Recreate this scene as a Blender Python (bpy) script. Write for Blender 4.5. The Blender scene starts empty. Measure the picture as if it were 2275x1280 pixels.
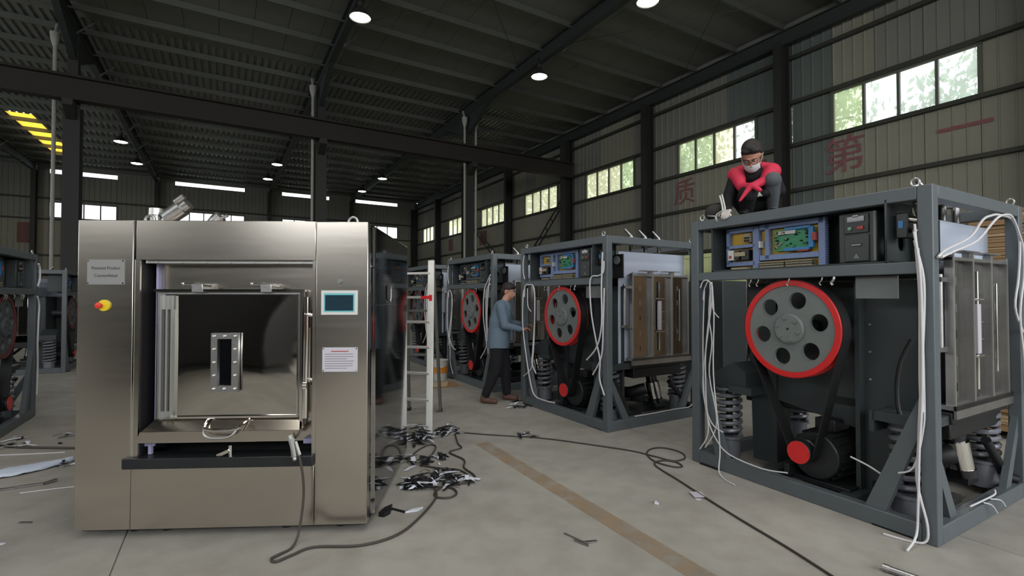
import bpy, math, random
from math import sin, cos, pi, radians
from mathutils import Vector as V, Matrix, Euler
R = random.Random(7)
sc = bpy.context.scene
COL = sc.collection

# ------------------------------------------------------------------ camera, sky, light, exposure
cam_d = bpy.data.cameras.new('camera'); cam = bpy.data.objects.new('camera', cam_d); COL.objects.link(cam)
cam_d.sensor_fit = 'HORIZONTAL'; cam_d.sensor_width = 36.0; cam_d.lens = 36.0 * 1085.0 / 2275.0
cam.location = (0, 0, 1.5); cam.rotation_euler = (radians(90 + 1.056), 0, 0); cam_d.clip_end = 400
sc.camera = cam
vs = sc.view_settings
vs.view_transform = 'Standard'; vs.look = 'None'; vs.gamma = 1.0; vs.use_curve_mapping = False; vs.exposure = 0.30
wd = bpy.data.worlds.new('sky'); sc.world = wd; wd.use_nodes = True
bg = wd.node_tree.nodes['Background']; bg.inputs[0].default_value = (0.90, 0.96, 1.0, 1); bg.inputs[1].default_value = 2.6
sc.cycles.max_bounces = 8; sc.cycles.diffuse_bounces = 4; sc.cycles.glossy_bounces = 4
sc.cycles.transparent_max_bounces = 8; sc.cycles.transmission_bounces = 4
sc.cycles.caustics_reflective = False; sc.cycles.caustics_refractive = False
sc.cycles.sample_clamp_indirect = 4.0
BA = radians(30.8)                    # the hall's own axes: x' = across the bays, y' = along the long wall
BM = Matrix.Rotation(BA, 4, 'Z')
def area_light(name, loc, rot, sx, sy, power, color=(1, 1, 1), portal=False):
    l = bpy.data.lights.new(name, 'AREA'); l.shape = 'RECTANGLE'; l.size = sx; l.size_y = sy; l.energy = power; l.color = color
    if portal: l.cycles.is_portal = True
    o = bpy.data.objects.new(name, l); COL.objects.link(o)
    o.matrix_world = BM @ Matrix.Translation(loc) @ Euler(rot).to_matrix().to_4x4()
    return o
# added overhead fill lights under the closed roof, brightening the floor
area_light('roof_daylight', (-1.0, -4.0, 10.2), (0, 0, 0), 14.0, 1.6, 330, (1.0, .98, .94))
area_light('roof_daylight', (1.0, 3.0, 10.2), (0, 0, 0), 9.0, 1.2, 200, (1.0, .98, .94))
# added side fill along the windowless left and near walls, brightening walls and ceiling
area_light('window_daylight', (-18.3, 14.0, 6.6), (0, radians(-90), 0), 3.0, 40.0, 1150, (.95, .98, 1.0))
area_light('window_daylight', (0.0, -8.8, 6.2), (radians(90), 0, 0), 30.0, 3.0, 1300, (.96, .98, 1.0))
# portals: they only guide the sampling of the sky through the openings
area_light('sky_portal', (16.15, 22, 7.2), (0, radians(90), 0), 1.6, 44, 1, portal=True)
area_light('sky_portal', (1, 45.3, 7.6), (radians(-90), 0, 0), 26, 1.5, 1, portal=True)
area_light('sky_portal', (5.5, -8.9, 2.6), (radians(90), 0, 0), 9, 5.2, 1, portal=True)

# ------------------------------------------------------------------ materials
def lin(c):
    return tuple((x / 255 / 12.92) if x / 255 <= 0.04045 else ((x / 255 + 0.055) / 1.055) ** 2.4 for x in c)
def mat(name, rgb, rough=0.5, metal=0.0, var=0.0, vscale=6.0, bump=0.0, bscale=60.0, stretch=(1, 1, 1), emit=None, spec=0.5, rvar=0.0, coords='Object', alpha=None):
    m = bpy.data.materials.new(name); m.use_nodes = True; nt = m.node_tree; b = nt.nodes['Principled BSDF']
    c = lin(rgb); b.inputs['Base Color'].default_value = (*c, 1)
    b.inputs['Roughness'].default_value = rough; b.inputs['Metallic'].default_value = metal
    b.inputs['Specular IOR Level'].default_value = spec
    if alpha is not None: b.inputs['Alpha'].default_value = alpha
    if var or bump or rvar:
        tc = nt.nodes.new('ShaderNodeTexCoord'); mp = nt.nodes.new('ShaderNodeMapping'); mp.inputs['Scale'].default_value = stretch
        nt.links.new(tc.outputs[coords], mp.inputs[0])
    if var:
        n = nt.nodes.new('ShaderNodeTexNoise'); n.inputs['Scale'].default_value = vscale; n.inputs['Detail'].default_value = 6
        nt.links.new(mp.outputs[0], n.inputs['Vector'])
        mx = nt.nodes.new('ShaderNodeMix'); mx.data_type = 'RGBA'
        mx.inputs[6].default_value = (*[x * (1 - var) for x in c], 1); mx.inputs[7].default_value = (*[min(1, x * (1 + var)) for x in c], 1)
        nt.links.new(n.outputs['Fac'], mx.inputs[0]); nt.links.new(mx.outputs[2], b.inputs['Base Color'])
    if rvar:
        n = nt.nodes.new('ShaderNodeTexNoise'); n.inputs['Scale'].default_value = vscale; n.inputs['Detail'].default_value = 4
        nt.links.new(mp.outputs[0], n.inputs['Vector'])
        mr = nt.nodes.new('ShaderNodeMapRange'); mr.inputs[3].default_value = max(0, rough - rvar); mr.inputs[4].default_value = rough + rvar
        nt.links.new(n.outputs['Fac'], mr.inputs[0]); nt.links.new(mr.outputs[0], b.inputs['Roughness'])
    if bump:
        n = nt.nodes.new('ShaderNodeTexNoise'); n.inputs['Scale'].default_value = bscale; n.inputs['Detail'].default_value = 3
        nt.links.new(mp.outputs[0], n.inputs['Vector'])
        bp = nt.nodes.new('ShaderNodeBump'); bp.inputs['Strength'].default_value = bump; bp.inputs['Distance'].default_value = 0.01
        nt.links.new(n.outputs['Fac'], bp.inputs['Height']); nt.links.new(bp.outputs[0], b.inputs['Normal'])
    if emit: b.inputs['Emission Color'].default_value = (*lin(emit[0]), 1); b.inputs['Emission Strength'].default_value = emit[1]
    return m
MT = dict(
    paint=mat('grey_paint', (92, 99, 103), .42, 0, .10, 9, .05, 200),
    darkpaint=mat('dark_grey_paint', (54, 60, 62), .5, 0, .14, 5, .05, 150),
    black=mat('black_rubber', (20, 20, 21), .55, 0, .2, 10),
    blackmetal=mat('black_metal', (38, 40, 42), .38, .2, .2, 10),
    red=mat('red_paint', (216, 42, 42), .4, 0, .08, 12),
    castgrey=mat('cast_grey_paint', (118, 124, 122), .5, 0, .16, 7, .1, 90),
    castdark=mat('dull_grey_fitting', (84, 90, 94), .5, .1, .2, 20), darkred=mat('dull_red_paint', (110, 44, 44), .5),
    spring=mat('spring_grey', (128, 130, 138), .35, .3, .1, 20),
    steel=mat('brushed_steel', (200, 193, 183), .21, 1, .03, 2, .0, 30, (1, 1, 18), rvar=.03),
    mirror=mat('polished_steel', (200, 196, 188), .05, 1, .0, 2, .10, 2.2),
    sidesteel=mat('polished_side_steel', (120, 121, 124), .07, 1, .1, 1.5, .08, 1.6),
    chrome=mat('chrome', (225, 222, 215), .08, 1),
    doorsteel=mat('door_sheet_steel', (170, 168, 166), .16, 1, .35, 5, .15, 3),
    dullsteel=mat('dull_steel', (176, 175, 174), .36, 1, .25, 6, .1, 40),
    zinc=mat('zinc', (190, 190, 186), .35, .8),
    film=mat('protective_film', (196, 205, 222), .38, 0, .06, 4),
    cable=mat('white_cable', (214, 212, 214), .5, 0, .05, 10),
    wire=mat('grey_wire', (120, 120, 120), .5),
    duct=mat('blue_wiring_duct', (132, 150, 190), .55, 0, .06, 30),
    yellow=mat('yellow_plate', (214, 172, 50), .45, 0, .1, 8),
    pcb=mat('green_circuit_board', (52, 146, 100), .4, 0, .45, 60),
    blueplug=mat('blue_connector', (50, 130, 190), .4),
    beige=mat('beige_terminal', (170, 160, 132), .5, 0, .2, 80),
    redplug=mat('red_connector', (170, 70, 66), .5),
    white=mat('white_plastic', (214, 214, 210), .4),
    label=mat('white_label', (196, 192, 200), .45),
    platemetal=mat('engraved_plate', (150, 150, 148), .42, .35),
    ink=mat('dark_ink', (70, 70, 70), .6),
    redink=mat('red_ink', (170, 70, 80), .6),
    vfd=mat('inverter_plastic', (58, 62, 62), .4),
    vfddark=mat('inverter_dark', (14, 14, 15), .3),
    greenbtn=mat('green_button', (120, 160, 130), .4),
    screen=mat('dark_screen', (36, 58, 70), .15),
    teal=mat('teal_bezel', (110, 190, 196), .35),
    estopy=mat('yellow_plastic', (235, 210, 50), .35),
    estopr=mat('red_plastic', (220, 60, 45), .35),
    lilac=mat('lilac_film', (176, 172, 206), .4),
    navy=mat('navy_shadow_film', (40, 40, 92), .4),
    alu=mat('aluminium', (206, 204, 198), .38, .55, .08, 10),
    aludull=mat('dull_aluminium', (112, 112, 106), .5, .4, .12, 10),
    floor=None,
    column=mat('dark_column_paint', (36, 37, 34), .6, 0, .2, 2),
    crane=mat('rusty_crane_paint', (33, 26, 22), .65, 0, .35, 1.2),
    rafter=mat('rafter_paint', (46, 52, 50), .55, 0, .15, 2),
    purlin=mat('purlin_paint', (96, 99, 92), .45, .3, .15, 2),
    roof=mat('roof_sheet', (112, 113, 108), .6, 0, .12, .6, coords='Generated'),
    rooffar=mat('roof_sheet_ribbed', (122, 126, 122), .38, .3, .15, .8),
    girt=mat('girt_paint', (52, 52, 44), .6, 0, .2, 2),
    pipe=mat('downpipe', (150, 150, 142), .5, 0, .1, 3),
    wall_a=mat('wall_sheet_olive', (138, 136, 121), .55, 0, .08, 1.0),
    wall_b=mat('wall_sheet_grey', (122, 123, 115), .55, 0, .08, 1.0),
    wall_c=mat('wall_sheet_green_grey', (96, 104, 100), .55, 0, .08, 1.0),
    redpaint=mat('faded_red_paint', (150, 96, 98), .7, 0, .25, 3, alpha=.65),
    frame=mat('window_frame', (92, 92, 82), .5),
    leaf=None, bark=mat('bark', (80, 66, 50), .9, 0, .3, 6),
    cardboard=mat('cardboard', (150, 120, 86), .8, 0, .15, 5),
    cardlight=mat('cardboard_light', (176, 150, 116), .8, 0, .12, 5),
    olive=mat('pale_green_crate', (190, 196, 140), .5),
    skin=mat('skin', (190, 138, 116), .55, 0, .06, 20),
    hair=mat('black_hair', (38, 32, 29), .6, 0, .3, 60, .4, 200),
    blackcloth=mat('black_cloth', (12, 12, 15), .85, 0, .25, 12, .25, 25),
    navycloth=mat('dark_navy_cloth', (18, 18, 24), .85, 0, .2, 12, .25, 25),
    greycloth=mat('grey_jeans', (84, 88, 92), .85, 0, .2, 14, .25, 25),
    bluecloth=mat('blue_work_shirt', (104, 122, 138), .8, 0, .12, 8, .35, 14),
    redcloth=mat('red_cloth', (206, 44, 74), .7, 0, .12, 8, .3, 20),
    mask=mat('face_mask', (200, 200, 206), .7),
    glove=mat('white_glove', (190, 182, 176), .8, 0, .05, 30),
    shoe=mat('brown_shoe', (96, 66, 56), .6),
    scrapw=mat('white_film_scrap', (214, 218, 226), .45),
    scrapb=mat('black_film_scrap', (18, 19, 24), .4),
    cord=mat('dark_cord', (62, 57, 52), .55),
    bucketw=mat('bucket_white', (196, 192, 182), .5),
    faint=mat('faint_red_paint', (140, 92, 90), .7, 0, .25, 3, alpha=.4),
    orange=mat('orange_label', (214, 136, 50), .5),
    line=None,
    lampshade=mat('lamp_shade', (70, 70, 66), .4, .4),
    lampbulb=mat('lamp_glow', (255, 244, 226), .5, emit=((255, 246, 230), 26.0)),
    carred=mat('car_red', (150, 24, 30), .2, 0, spec=.8), carwhite=mat('car_silver', (170, 172, 174), .25, .3),
    glassdark=mat('dark_glass', (14, 15, 18), .05, 0, spec=.8),
    ground=mat('outside_ground', (120, 116, 104), .9, 0, .2, .5),
)
def floor_material():
    m = bpy.data.materials.new('concrete_floor'); m.use_nodes = True; nt = m.node_tree; b = nt.nodes['Principled BSDF']; N = nt.nodes.new; L = nt.links.new
    g = N('ShaderNodeNewGeometry')
    def noise(s, d, dist=0):
        n = N('ShaderNodeTexNoise'); n.inputs['Scale'].default_value = s; n.inputs['Detail'].default_value = d; n.inputs['Distortion'].default_value = dist
        L(g.outputs['Position'], n.inputs['Vector']); return n
    n1, n2, n3 = noise(.7, 8, .6), noise(5, 8), noise(40, 4)
    r1 = N('ShaderNodeValToRGB'); L(n1.outputs['Fac'], r1.inputs[0])
    r1.color_ramp.elements[0].position = .3; r1.color_ramp.elements[0].color = (*lin((150, 146, 138)), 1)
    r1.color_ramp.elements[1].position = .7; r1.color_ramp.elements[1].color = (*lin((176, 172, 163)), 1)
    r2 = N('ShaderNodeValToRGB'); L(n2.outputs['Fac'], r2.inputs[0])
    r2.color_ramp.elements[0].position = .28; r2.color_ramp.elements[0].color = (.72, .71, .69, 1)
    r2.color_ramp.elements[1].position = .6; r2.color_ramp.elements[1].color = (1, 1, 1, 1)
    mx = N('ShaderNodeMix'); mx.data_type = 'RGBA'; mx.blend_type = 'MULTIPLY'; mx.inputs[0].default_value = .6
    L(r1.outputs[0], mx.inputs[6]); L(r2.outputs[0], mx.inputs[7])
    L(mx.outputs[2], b.inputs['Base Color']); b.inputs['Roughness'].default_value = .62
    bp = N('ShaderNodeBump'); bp.inputs['Strength'].default_value = .25; bp.inputs['Distance'].default_value = .004
    L(n3.outputs['Fac'], bp.inputs['Height']); L(bp.outputs[0], b.inputs['Normal'])
    return m
MT['floor'] = floor_material()
def worn_line_material():
    m = mat('worn_orange_line', (206, 172, 130), .7); nt = m.node_tree; b = nt.nodes['Principled BSDF']
    g = nt.nodes.new('ShaderNodeNewGeometry'); n = nt.nodes.new('ShaderNodeTexNoise'); n.inputs['Scale'].default_value = 7; n.inputs['Detail'].default_value = 8
    nt.links.new(g.outputs['Position'], n.inputs['Vector'])
    mr = nt.nodes.new('ShaderNodeMapRange'); mr.inputs[1].default_value = .25; mr.inputs[2].default_value = .8; mr.inputs[4].default_value = .5
    nt.links.new(n.outputs['Fac'], mr.inputs[0]); nt.links.new(mr.outputs[0], b.inputs['Alpha'])
    return m
MT['line'] = worn_line_material()
def pane_material(name, tint, haze):
    m = bpy.data.materials.new(name); m.use_nodes = True; nt = m.node_tree; nt.nodes.clear(); N = nt.nodes.new; L = nt.links.new
    out = N('ShaderNodeOutputMaterial'); t = N('ShaderNodeBsdfTransparent'); t.inputs[0].default_value = (*lin(tint), 1)
    tr = N('ShaderNodeBsdfTranslucent'); tr.inputs[0].default_value = (*lin(tint), 1)
    gl = N('ShaderNodeBsdfGlossy'); gl.inputs['Roughness'].default_value = .05
    a = N('ShaderNodeMixShader'); a.inputs[0].default_value = haze; L(t.outputs[0], a.inputs[1]); L(tr.outputs[0], a.inputs[2])
    c = N('ShaderNodeMixShader'); c.inputs[0].default_value = .06; L(a.outputs[0], c.inputs[1]); L(gl.outputs[0], c.inputs[2])
    L(c.outputs[0], out.inputs[0]); return m
PANE = [pane_material('clear_pane', (240, 244, 243), .22), pane_material('greenish_pane', (226, 233, 212), .3), pane_material('yellowish_pane', (240, 238, 220), .4), pane_material('yellow_roof_light', (236, 208, 120), .55)]
def leaf_material(name, rgb):
    m = bpy.data.materials.new(name); m.use_nodes = True; nt = m.node_tree; nt.nodes.clear(); N = nt.nodes.new; L = nt.links.new
    out = N('ShaderNodeOutputMaterial'); d = N('ShaderNodeBsdfDiffuse'); t = N('ShaderNodeBsdfTranslucent'); c = lin(rgb)
    d.inputs[0].default_value = (*c, 1); t.inputs[0].default_value = (*[min(1, x * 1.3) for x in c], 1)
    a = N('ShaderNodeMixShader'); a.inputs[0].default_value = .5; L(d.outputs[0], a.inputs[1]); L(t.outputs[0], a.inputs[2]); L(a.outputs[0], out.inputs[0]); return m
MT['leaf'] = leaf_material('leaves', (188, 196, 172))

# ------------------------------------------------------------------ mesh helpers
class M:
    def __init__(s): s.v = []; s.f = []
    def add(s, vs, fs, T=None):
        n = len(s.v); s.v += [(T @ V(p)) if T else V(p) for p in vs]; s.f += [tuple(i + n for i in f) for f in fs]; return s
    def box(s, c, d, T=None):
        x, y, z = c; a, b, h = d[0] / 2, d[1] / 2, d[2] / 2
        vs = [(x + i * a, y + j * b, z + k * h) for k in (-1, 1) for j in (-1, 1) for i in (-1, 1)]
        return s.add(vs, [(0, 2, 3, 1), (4, 5, 7, 6), (0, 1, 5, 4), (2, 6, 7, 3), (0, 4, 6, 2), (1, 3, 7, 5)], T)
    def b2(s, x0, x1, y0, y1, z0, z1, T=None): return s.box(((x0 + x1) / 2, (y0 + y1) / 2, (z0 + z1) / 2), (abs(x1 - x0), abs(y1 - y0), abs(z1 - z0)), T)
    def frame(s, p, q, up=(0, 0, 1)):
        p, q = V(p), V(q); z = (q - p).normalized(); u = V(up)
        if abs(z.dot(u)) > .99: u = V((1, 0, 0)) if abs(z.x) < .9 else V((0, 1, 0))
        x = u.cross(z).normalized(); y = z.cross(x); return p, q, x, y, z
    def bar(s, p, q, w, h, up=(0, 0, 1)):
        p, q, x, y, z = s.frame(p, q, up)
        vs = [o + x * i * w / 2 + y * j * h / 2 for o in (p, q) for j in (-1, 1) for i in (-1, 1)]
        return s.add(vs, [(0, 2, 3, 1), (4, 5, 7, 6), (0, 1, 5, 4), (2, 6, 7, 3), (0, 4, 6, 2), (1, 3, 7, 5)])
    def cyl(s, p, q, r, r2=None, n=16, cap=True):
        p, q, x, y, z = s.frame(p, q); r2 = r if r2 is None else r2
        vs = [o + (x * cos(2 * pi * i / n) + y * sin(2 * pi * i / n)) * rr for o, rr in ((p, r), (q, r2)) for i in range(n)]
        fs = [(i, (i + 1) % n, n + (i + 1) % n, n + i) for i in range(n)]
        if cap: fs += [tuple(range(n - 1, -1, -1)), tuple(range(n, 2 * n))]
        return s.add(vs, fs)
    def lathe(s, prof, p=(0, 0, 0), axis=(0, 0, 1), n=24):
        p, q, x, y, z = s.frame(p, V(p) + V(axis)); vs = []; k = len(prof)
        for r, h in prof: vs += [p + z * h + (x * cos(2 * pi * i / n) + y * sin(2 * pi * i / n)) * max(r, 1e-4) for i in range(n)]
        return s.add(vs, [(j * n + i, j * n + (i + 1) % n, (j + 1) * n + (i + 1) % n, (j + 1) * n + i) for j in range(k - 1) for i in range(n)])
    def tube(s, pts, r, n=6, sub=4, closed=False):
        pts = [V(p) for p in pts]; P = []
        m = len(pts)
        if sub > 1 and m > 2:
            for i in range(m - 1 if not closed else m):
                a, b, c, d = (pts[(i - 1) % m], pts[i], pts[(i + 1) % m], pts[(i + 2) % m]) if closed else (pts[max(i - 1, 0)], pts[i], pts[i + 1], pts[min(i + 2, m - 1)])
                for t in range(sub):
                    t /= sub; P.append(.5 * ((2 * b) + (c - a) * t + (2 * a - 5 * b + 4 * c - d) * t * t + (3 * b - a - 3 * c + d) * t ** 3))
            if not closed: P.append(pts[-1])
        else: P = pts
        k = len(P); vs = []; px = None
        for i, p in enumerate(P):
            t = (P[(i + 1) % k] - P[i - 1]) if closed else (P[min(i + 1, k - 1)] - P[max(i - 1, 0)])
            t = t.normalized() if t.length > 1e-9 else V((0, 0, 1))
            if px is None: px = t.orthogonal().normalized()
            px = (px - t * px.dot(t)); px = px.normalized() if px.length > 1e-6 else t.orthogonal().normalized()
            py = t.cross(px); vs += [p + (px * cos(2 * pi * j / n) + py * sin(2 * pi * j / n)) * r for j in range(n)]
        fs = [(i * n + j, i * n + (j + 1) % n, ((i + 1) % k) * n + (j + 1) % n, ((i + 1) % k) * n + j) for i in range(k if closed else k - 1) for j in range(n)]
        if not closed: fs += [tuple(range(n - 1, -1, -1)), tuple((k - 1) * n + j for j in range(n))]
        return s.add(vs, fs)
    def prism(s, poly, ext):
        e = V(ext); n = len(poly); vs = [V(p) for p in poly] + [V(p) + e for p in poly]
        return s.add(vs, [tuple(range(n - 1, -1, -1)), tuple(range(n, 2 * n))] + [(i, (i + 1) % n, n + (i + 1) % n, n + i) for i in range(n)])
    def ball(s, c, r, n=10, k=7, T=None):
        rx, ry, rz = r if isinstance(r, (tuple, list)) else (r, r, r); vs = []
        for j in range(k + 1):
            a = pi * j / k
            vs += [(c[0] + rx * sin(a) * cos(2 * pi * i / n), c[1] + ry * sin(a) * sin(2 * pi * i / n), c[2] + rz * cos(a)) for i in range(n)]
        return s.add(vs, [(j * n + i, (j + 1) * n + i, (j + 1) * n + (i + 1) % n, j * n + (i + 1) % n) for j in range(k) for i in range(n)], T)
    def cap(s, p, q, r0, r1, n=12):
        s.cyl(p, q, r0, r1, n); s.ball(p, r0, n, 8); s.ball(q, r1, n, 8); return s
    def mesh(s, name):
        me = bpy.data.meshes.new(name); me.from_pydata([tuple(v) for v in s.v], [], s.f); me.update(); return me

def ob(name, m, mt, parent=None, smooth=None, bevel=0, loc=None, rz=None):
    me = m.mesh(name) if isinstance(m, M) else m
    if mt is not None and not me.materials: me.materials.append(MT[mt] if isinstance(mt, str) else mt)
    if smooth is None: smooth = isinstance(m, M)
    if smooth:
        me.polygons.foreach_set('use_smooth', [True] * len(me.polygons)); me.set_sharp_from_angle(angle=radians(35))
    o = bpy.data.objects.new(name, me); COL.objects.link(o)
    if parent: o.parent = parent
    if loc: o.location = loc
    if rz is not None: o.rotation_euler = (0, 0, rz)
    if bevel:
        b = o.modifiers.new('bevel', 'BEVEL'); b.width = bevel; b.segments = 2; b.limit_method = 'ANGLE'; b.angle_limit = radians(50); b.harden_normals = False
    return o
def tag(o, label, cat=None, group=None, kind=None):
    if label: o['label'] = label
    if cat: o['category'] = cat
    if group: o['group'] = group
    if kind: o['kind'] = kind
    return o
def thing(name, label, cat, loc=(0, 0, 0), rz=0, group=None, kind=None):
    o = bpy.data.objects.new(name, None); COL.objects.link(o); o.empty_display_size = .1
    o.location = loc; o.rotation_euler = (0, 0, rz); return tag(o, label, cat, group, kind)
def dup(root):
    r = root.copy(); COL.objects.link(r)
    for c in list(root.children):
        d = c.copy(); COL.objects.link(d); d.parent = r; d.matrix_parent_inverse = c.matrix_parent_inverse
        for g in list(c.children):
            e = g.copy(); COL.objects.link(e); e.parent = d; e.matrix_parent_inverse = g.matrix_parent_inverse
    return r
def baked(o):
    bpy.context.view_layer.update(); dg = bpy.context.evaluated_depsgraph_get()
    me = bpy.data.meshes.new_from_object(o.evaluated_get(dg)); return me
def holed(outer, holes, th):
    """flat plate in XZ (thickness along +Y) with holes; outer and holes are lists of (x, z)"""
    c = bpy.data.curves.new('tmp', 'CURVE'); c.dimensions = '2D'; c.fill_mode = 'BOTH'; c.extrude = th / 2
    for poly in [outer] + holes:
        s = c.splines.new('POLY'); s.points.add(len(poly) - 1)
        for i, (x, z) in enumerate(poly): s.points[i].co = (x, z, 0, 1)
        s.use_cyclic_u = True
    o = bpy.data.objects.new('tmp', c); COL.objects.link(o); me = baked(o)
    bpy.data.objects.remove(o); bpy.data.curves.remove(c)
    me.transform(Matrix.Rotation(pi / 2, 4, 'X')); me.transform(Matrix.Translation((0, th / 2, 0))); me.materials.clear(); return me
def circ(cx, cz, r, n=24, a0=0): return [(cx + r * cos(a0 + 2 * pi * i / n), cz + r * sin(a0 + 2 * pi * i / n)) for i in range(n)]
def text(name, body, size, mt, parent, T, depth=.001, sx=1.0):
    c = bpy.data.curves.new('tmp', 'FONT'); c.body = body; c.size = size; c.extrude = depth; c.align_x = 'CENTER'; c.align_y = 'CENTER'
    o = bpy.data.objects.new('tmp', c); COL.objects.link(o); me = baked(o); bpy.data.objects.remove(o); bpy.data.curves.remove(c)
    me.materials.clear(); me.transform(Matrix.Diagonal((sx, 1, 1, 1))); me.transform(T)
    return ob(name, me, mt, parent, smooth=False)
FRONT = Matrix.Rotation(pi / 2, 4, 'X')          # text facing -Y

# ================================================================== THE HALL (in the hall's own axes, then turned by BA)
def hall(name, kind='structure', label=None, cat=None):
    o = thing(name, label, cat, (0, 0, 0), BA, None, kind); return o
WX, A0, A1, W0, ZR = 16.35, -9.0, 45.5, -18.5, 10.75
fl = hall('floor', label='grey concrete floor with joints and worn orange line', cat='floor')
ob('floor_base', M().b2(W0 - .2, WX + .2, A0 - .2, A1 + .2, -.3, -.012), 'floor', fl)
slab = M().b2(-2.246, 2.246, -2.246, 2.246, -.012, 0).mesh('floor_slab')
for i in range(8):
    for j in range(13):
        ob('floor_slab', slab, 'floor', fl, loc=(W0 + 2.25 + i * 4.5, A0 + 2.25 + 4.5 * j - .1, 0), smooth=False)
lp = M()
lp.bar((-.31, 5.04, .0008), (1.55, 1.70, .0008), .15, .0016)
lpo = ob('floor_line', lp, 'line', fl); lpo.rotation_euler = (0, 0, -BA); tag(lpo, 'worn orange line painted on the floor')
tag(ob('ground', M().b2(-70, 90, -80, 120, -.6, -.4), 'ground'), 'bare ground outside the hall', 'ground', kind='structure')

# windows: (a0, a1) along the right wall, and (w0, w1) along the far wall
RW = [(4.43 + 5.97 * k, 7.87 + 5.97 * k) for k in range(7)]
FW = [(-10.3, -6.6), (-3.1, 1.6), (4.4, 8.2), (10.5, 14.4), (-17.0, -13.2)]
def sheet_mesh(w, h):
    """one ribbed cladding sheet lying in the YZ plane, face towards -X"""
    m = M(); n = max(2, round(w / .3)); st = w / n; poly = []
    for i in range(n):
        y = i * st; poly += [(0, y + .004), (0, y + st * .82), (-.022, y + st * .87), (-.022, y + st * .95), (0, y + st - .004)]
    vs = [(x, y, z) for z in (0, h) for x, y in poly]; k = len(poly)
    return m.add(vs, [(i, i + 1, k + i + 1, k + i) for i in range(k - 1)]).mesh('wall_panel')
MESHES = {}
def sheet(w, h, mt):
    key = (round(w, 2), round(h, 2), mt)
    if key not in MESHES: me = sheet_mesh(w, h); me.materials.append(MT[mt]); MESHES[key] = me
    return MESHES[key]
def clad(wall, length, openings, zbot, ztop, z0=0.0, zt=10.45, slot=None, place=None, tone=None, step=1.2):
    edges = sorted(set([0, length] + [e for o in openings for e in o]))
    for a, b in zip(edges, edges[1:]):
        n = max(1, round((b - a) / step)); st = (b - a) / n; isw = any(o[0] <= (a + b) / 2 <= o[1] for o in openings)
        for i in range(n):
            y = a + i * st; hz = [(z0, zbot), (zbot, ztop), (ztop, (slot if (slot and isw) else zt))]
            if isw: hz = [hz[0], hz[2]]
            for za, zb in hz:
                o = ob('wall_panel', sheet(st, zb - za, tone(y + st / 2, za)), None, wall, smooth=False); place(o, y, za)
wr = hall('wall_right', label='ribbed metal long wall with high windows and faded red characters', cat='wall')
def tone_r(y, za):
    a = A0 + y
    if za > 6 and 7.9 < a < 11.2 or (7.9 < a < 9.2): return 'wall_c'
    if 14.0 < a < 16.0 or 20.0 < a < 22.0: return 'wall_b'
    return 'wall_b' if (za > 7 and R.random() < .6) else 'wall_a'
def place_r(o, y, z): o.location = (WX, A0 + y, z)
clad(wr, A1 - A0, [(a - A0, b - A0) for a, b in RW], 6.57, 7.87, place=place_r, tone=tone_r)
ob('backing', M().b2(WX + .05, WX + .1, A0, A1, 0, 6.57).b2(WX + .05, WX + .1, A0, A1, 7.87, 10.8), 'wall_b', wr)
for k, z in enumerate((1.5, 3.3, 5.02, 6.52, 7.95, 9.45)): ob('girt', M().b2(WX - .17, WX - .03, A0, A1, z - .055, z + .055), 'girt', wr)
wf = hall('wall_far', label='dark ribbed metal end wall with a row of bright windows', cat='wall')
def place_f(o, y, z): o.rotation_euler = (0, 0, -pi / 2); o.location = (W0 + y, A1, z)
clad(wf, WX - W0, sorted([(a - W0, b - W0) for a, b in FW]), 7.05, 8.12, slot=10.12, place=place_f, tone=lambda y, z: 'wall_b' if z > 5 else 'wall_a', step=1.6)
bkm = M().b2(W0, WX, A1 + .05, A1 + .1, 0, 7.05).b2(W0, WX, A1 + .05, A1 + .1, 8.12, 10.12).b2(W0, WX, A1 + .05, A1 + .1, 10.42, 10.85)
we = [W0] + [e for o in sorted(FW) for e in o] + [WX]
for q in range(0, len(we), 2): bkm.b2(we[q], we[q + 1], A1 + .05, A1 + .1, 7.05, 8.12).b2(we[q], we[q + 1], A1 + .05, A1 + .1, 10.12, 10.42)
ob('backing', bkm, 'wall_b', wf, smooth=False)
for z in (2.0, 4.4, 6.9, 8.35): ob('girt', M().b2(W0, WX, A1 - .17, A1 - .03, z - .055, z + .055), 'girt', wf)
wl = hall('wall_left', label='plain metal wall on the left side of the hall', cat='wall')
ob('wall_sheet', M().b2(W0 - .1, W0, A0, A1, 0, 10.8), 'wall_b', wl)
wn = hall('wall_near', label='metal wall behind the photographer with an open doorway', cat='wall')
ob('wall_sheet', M().b2(W0, 1, A0 - .1, A0, 0, 10.8).b2(10, WX, A0 - .1, A0, 0, 10.8).b2(1, 10, A0 - .1, A0, 5.2, 10.8), 'wall_c', wn)

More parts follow.
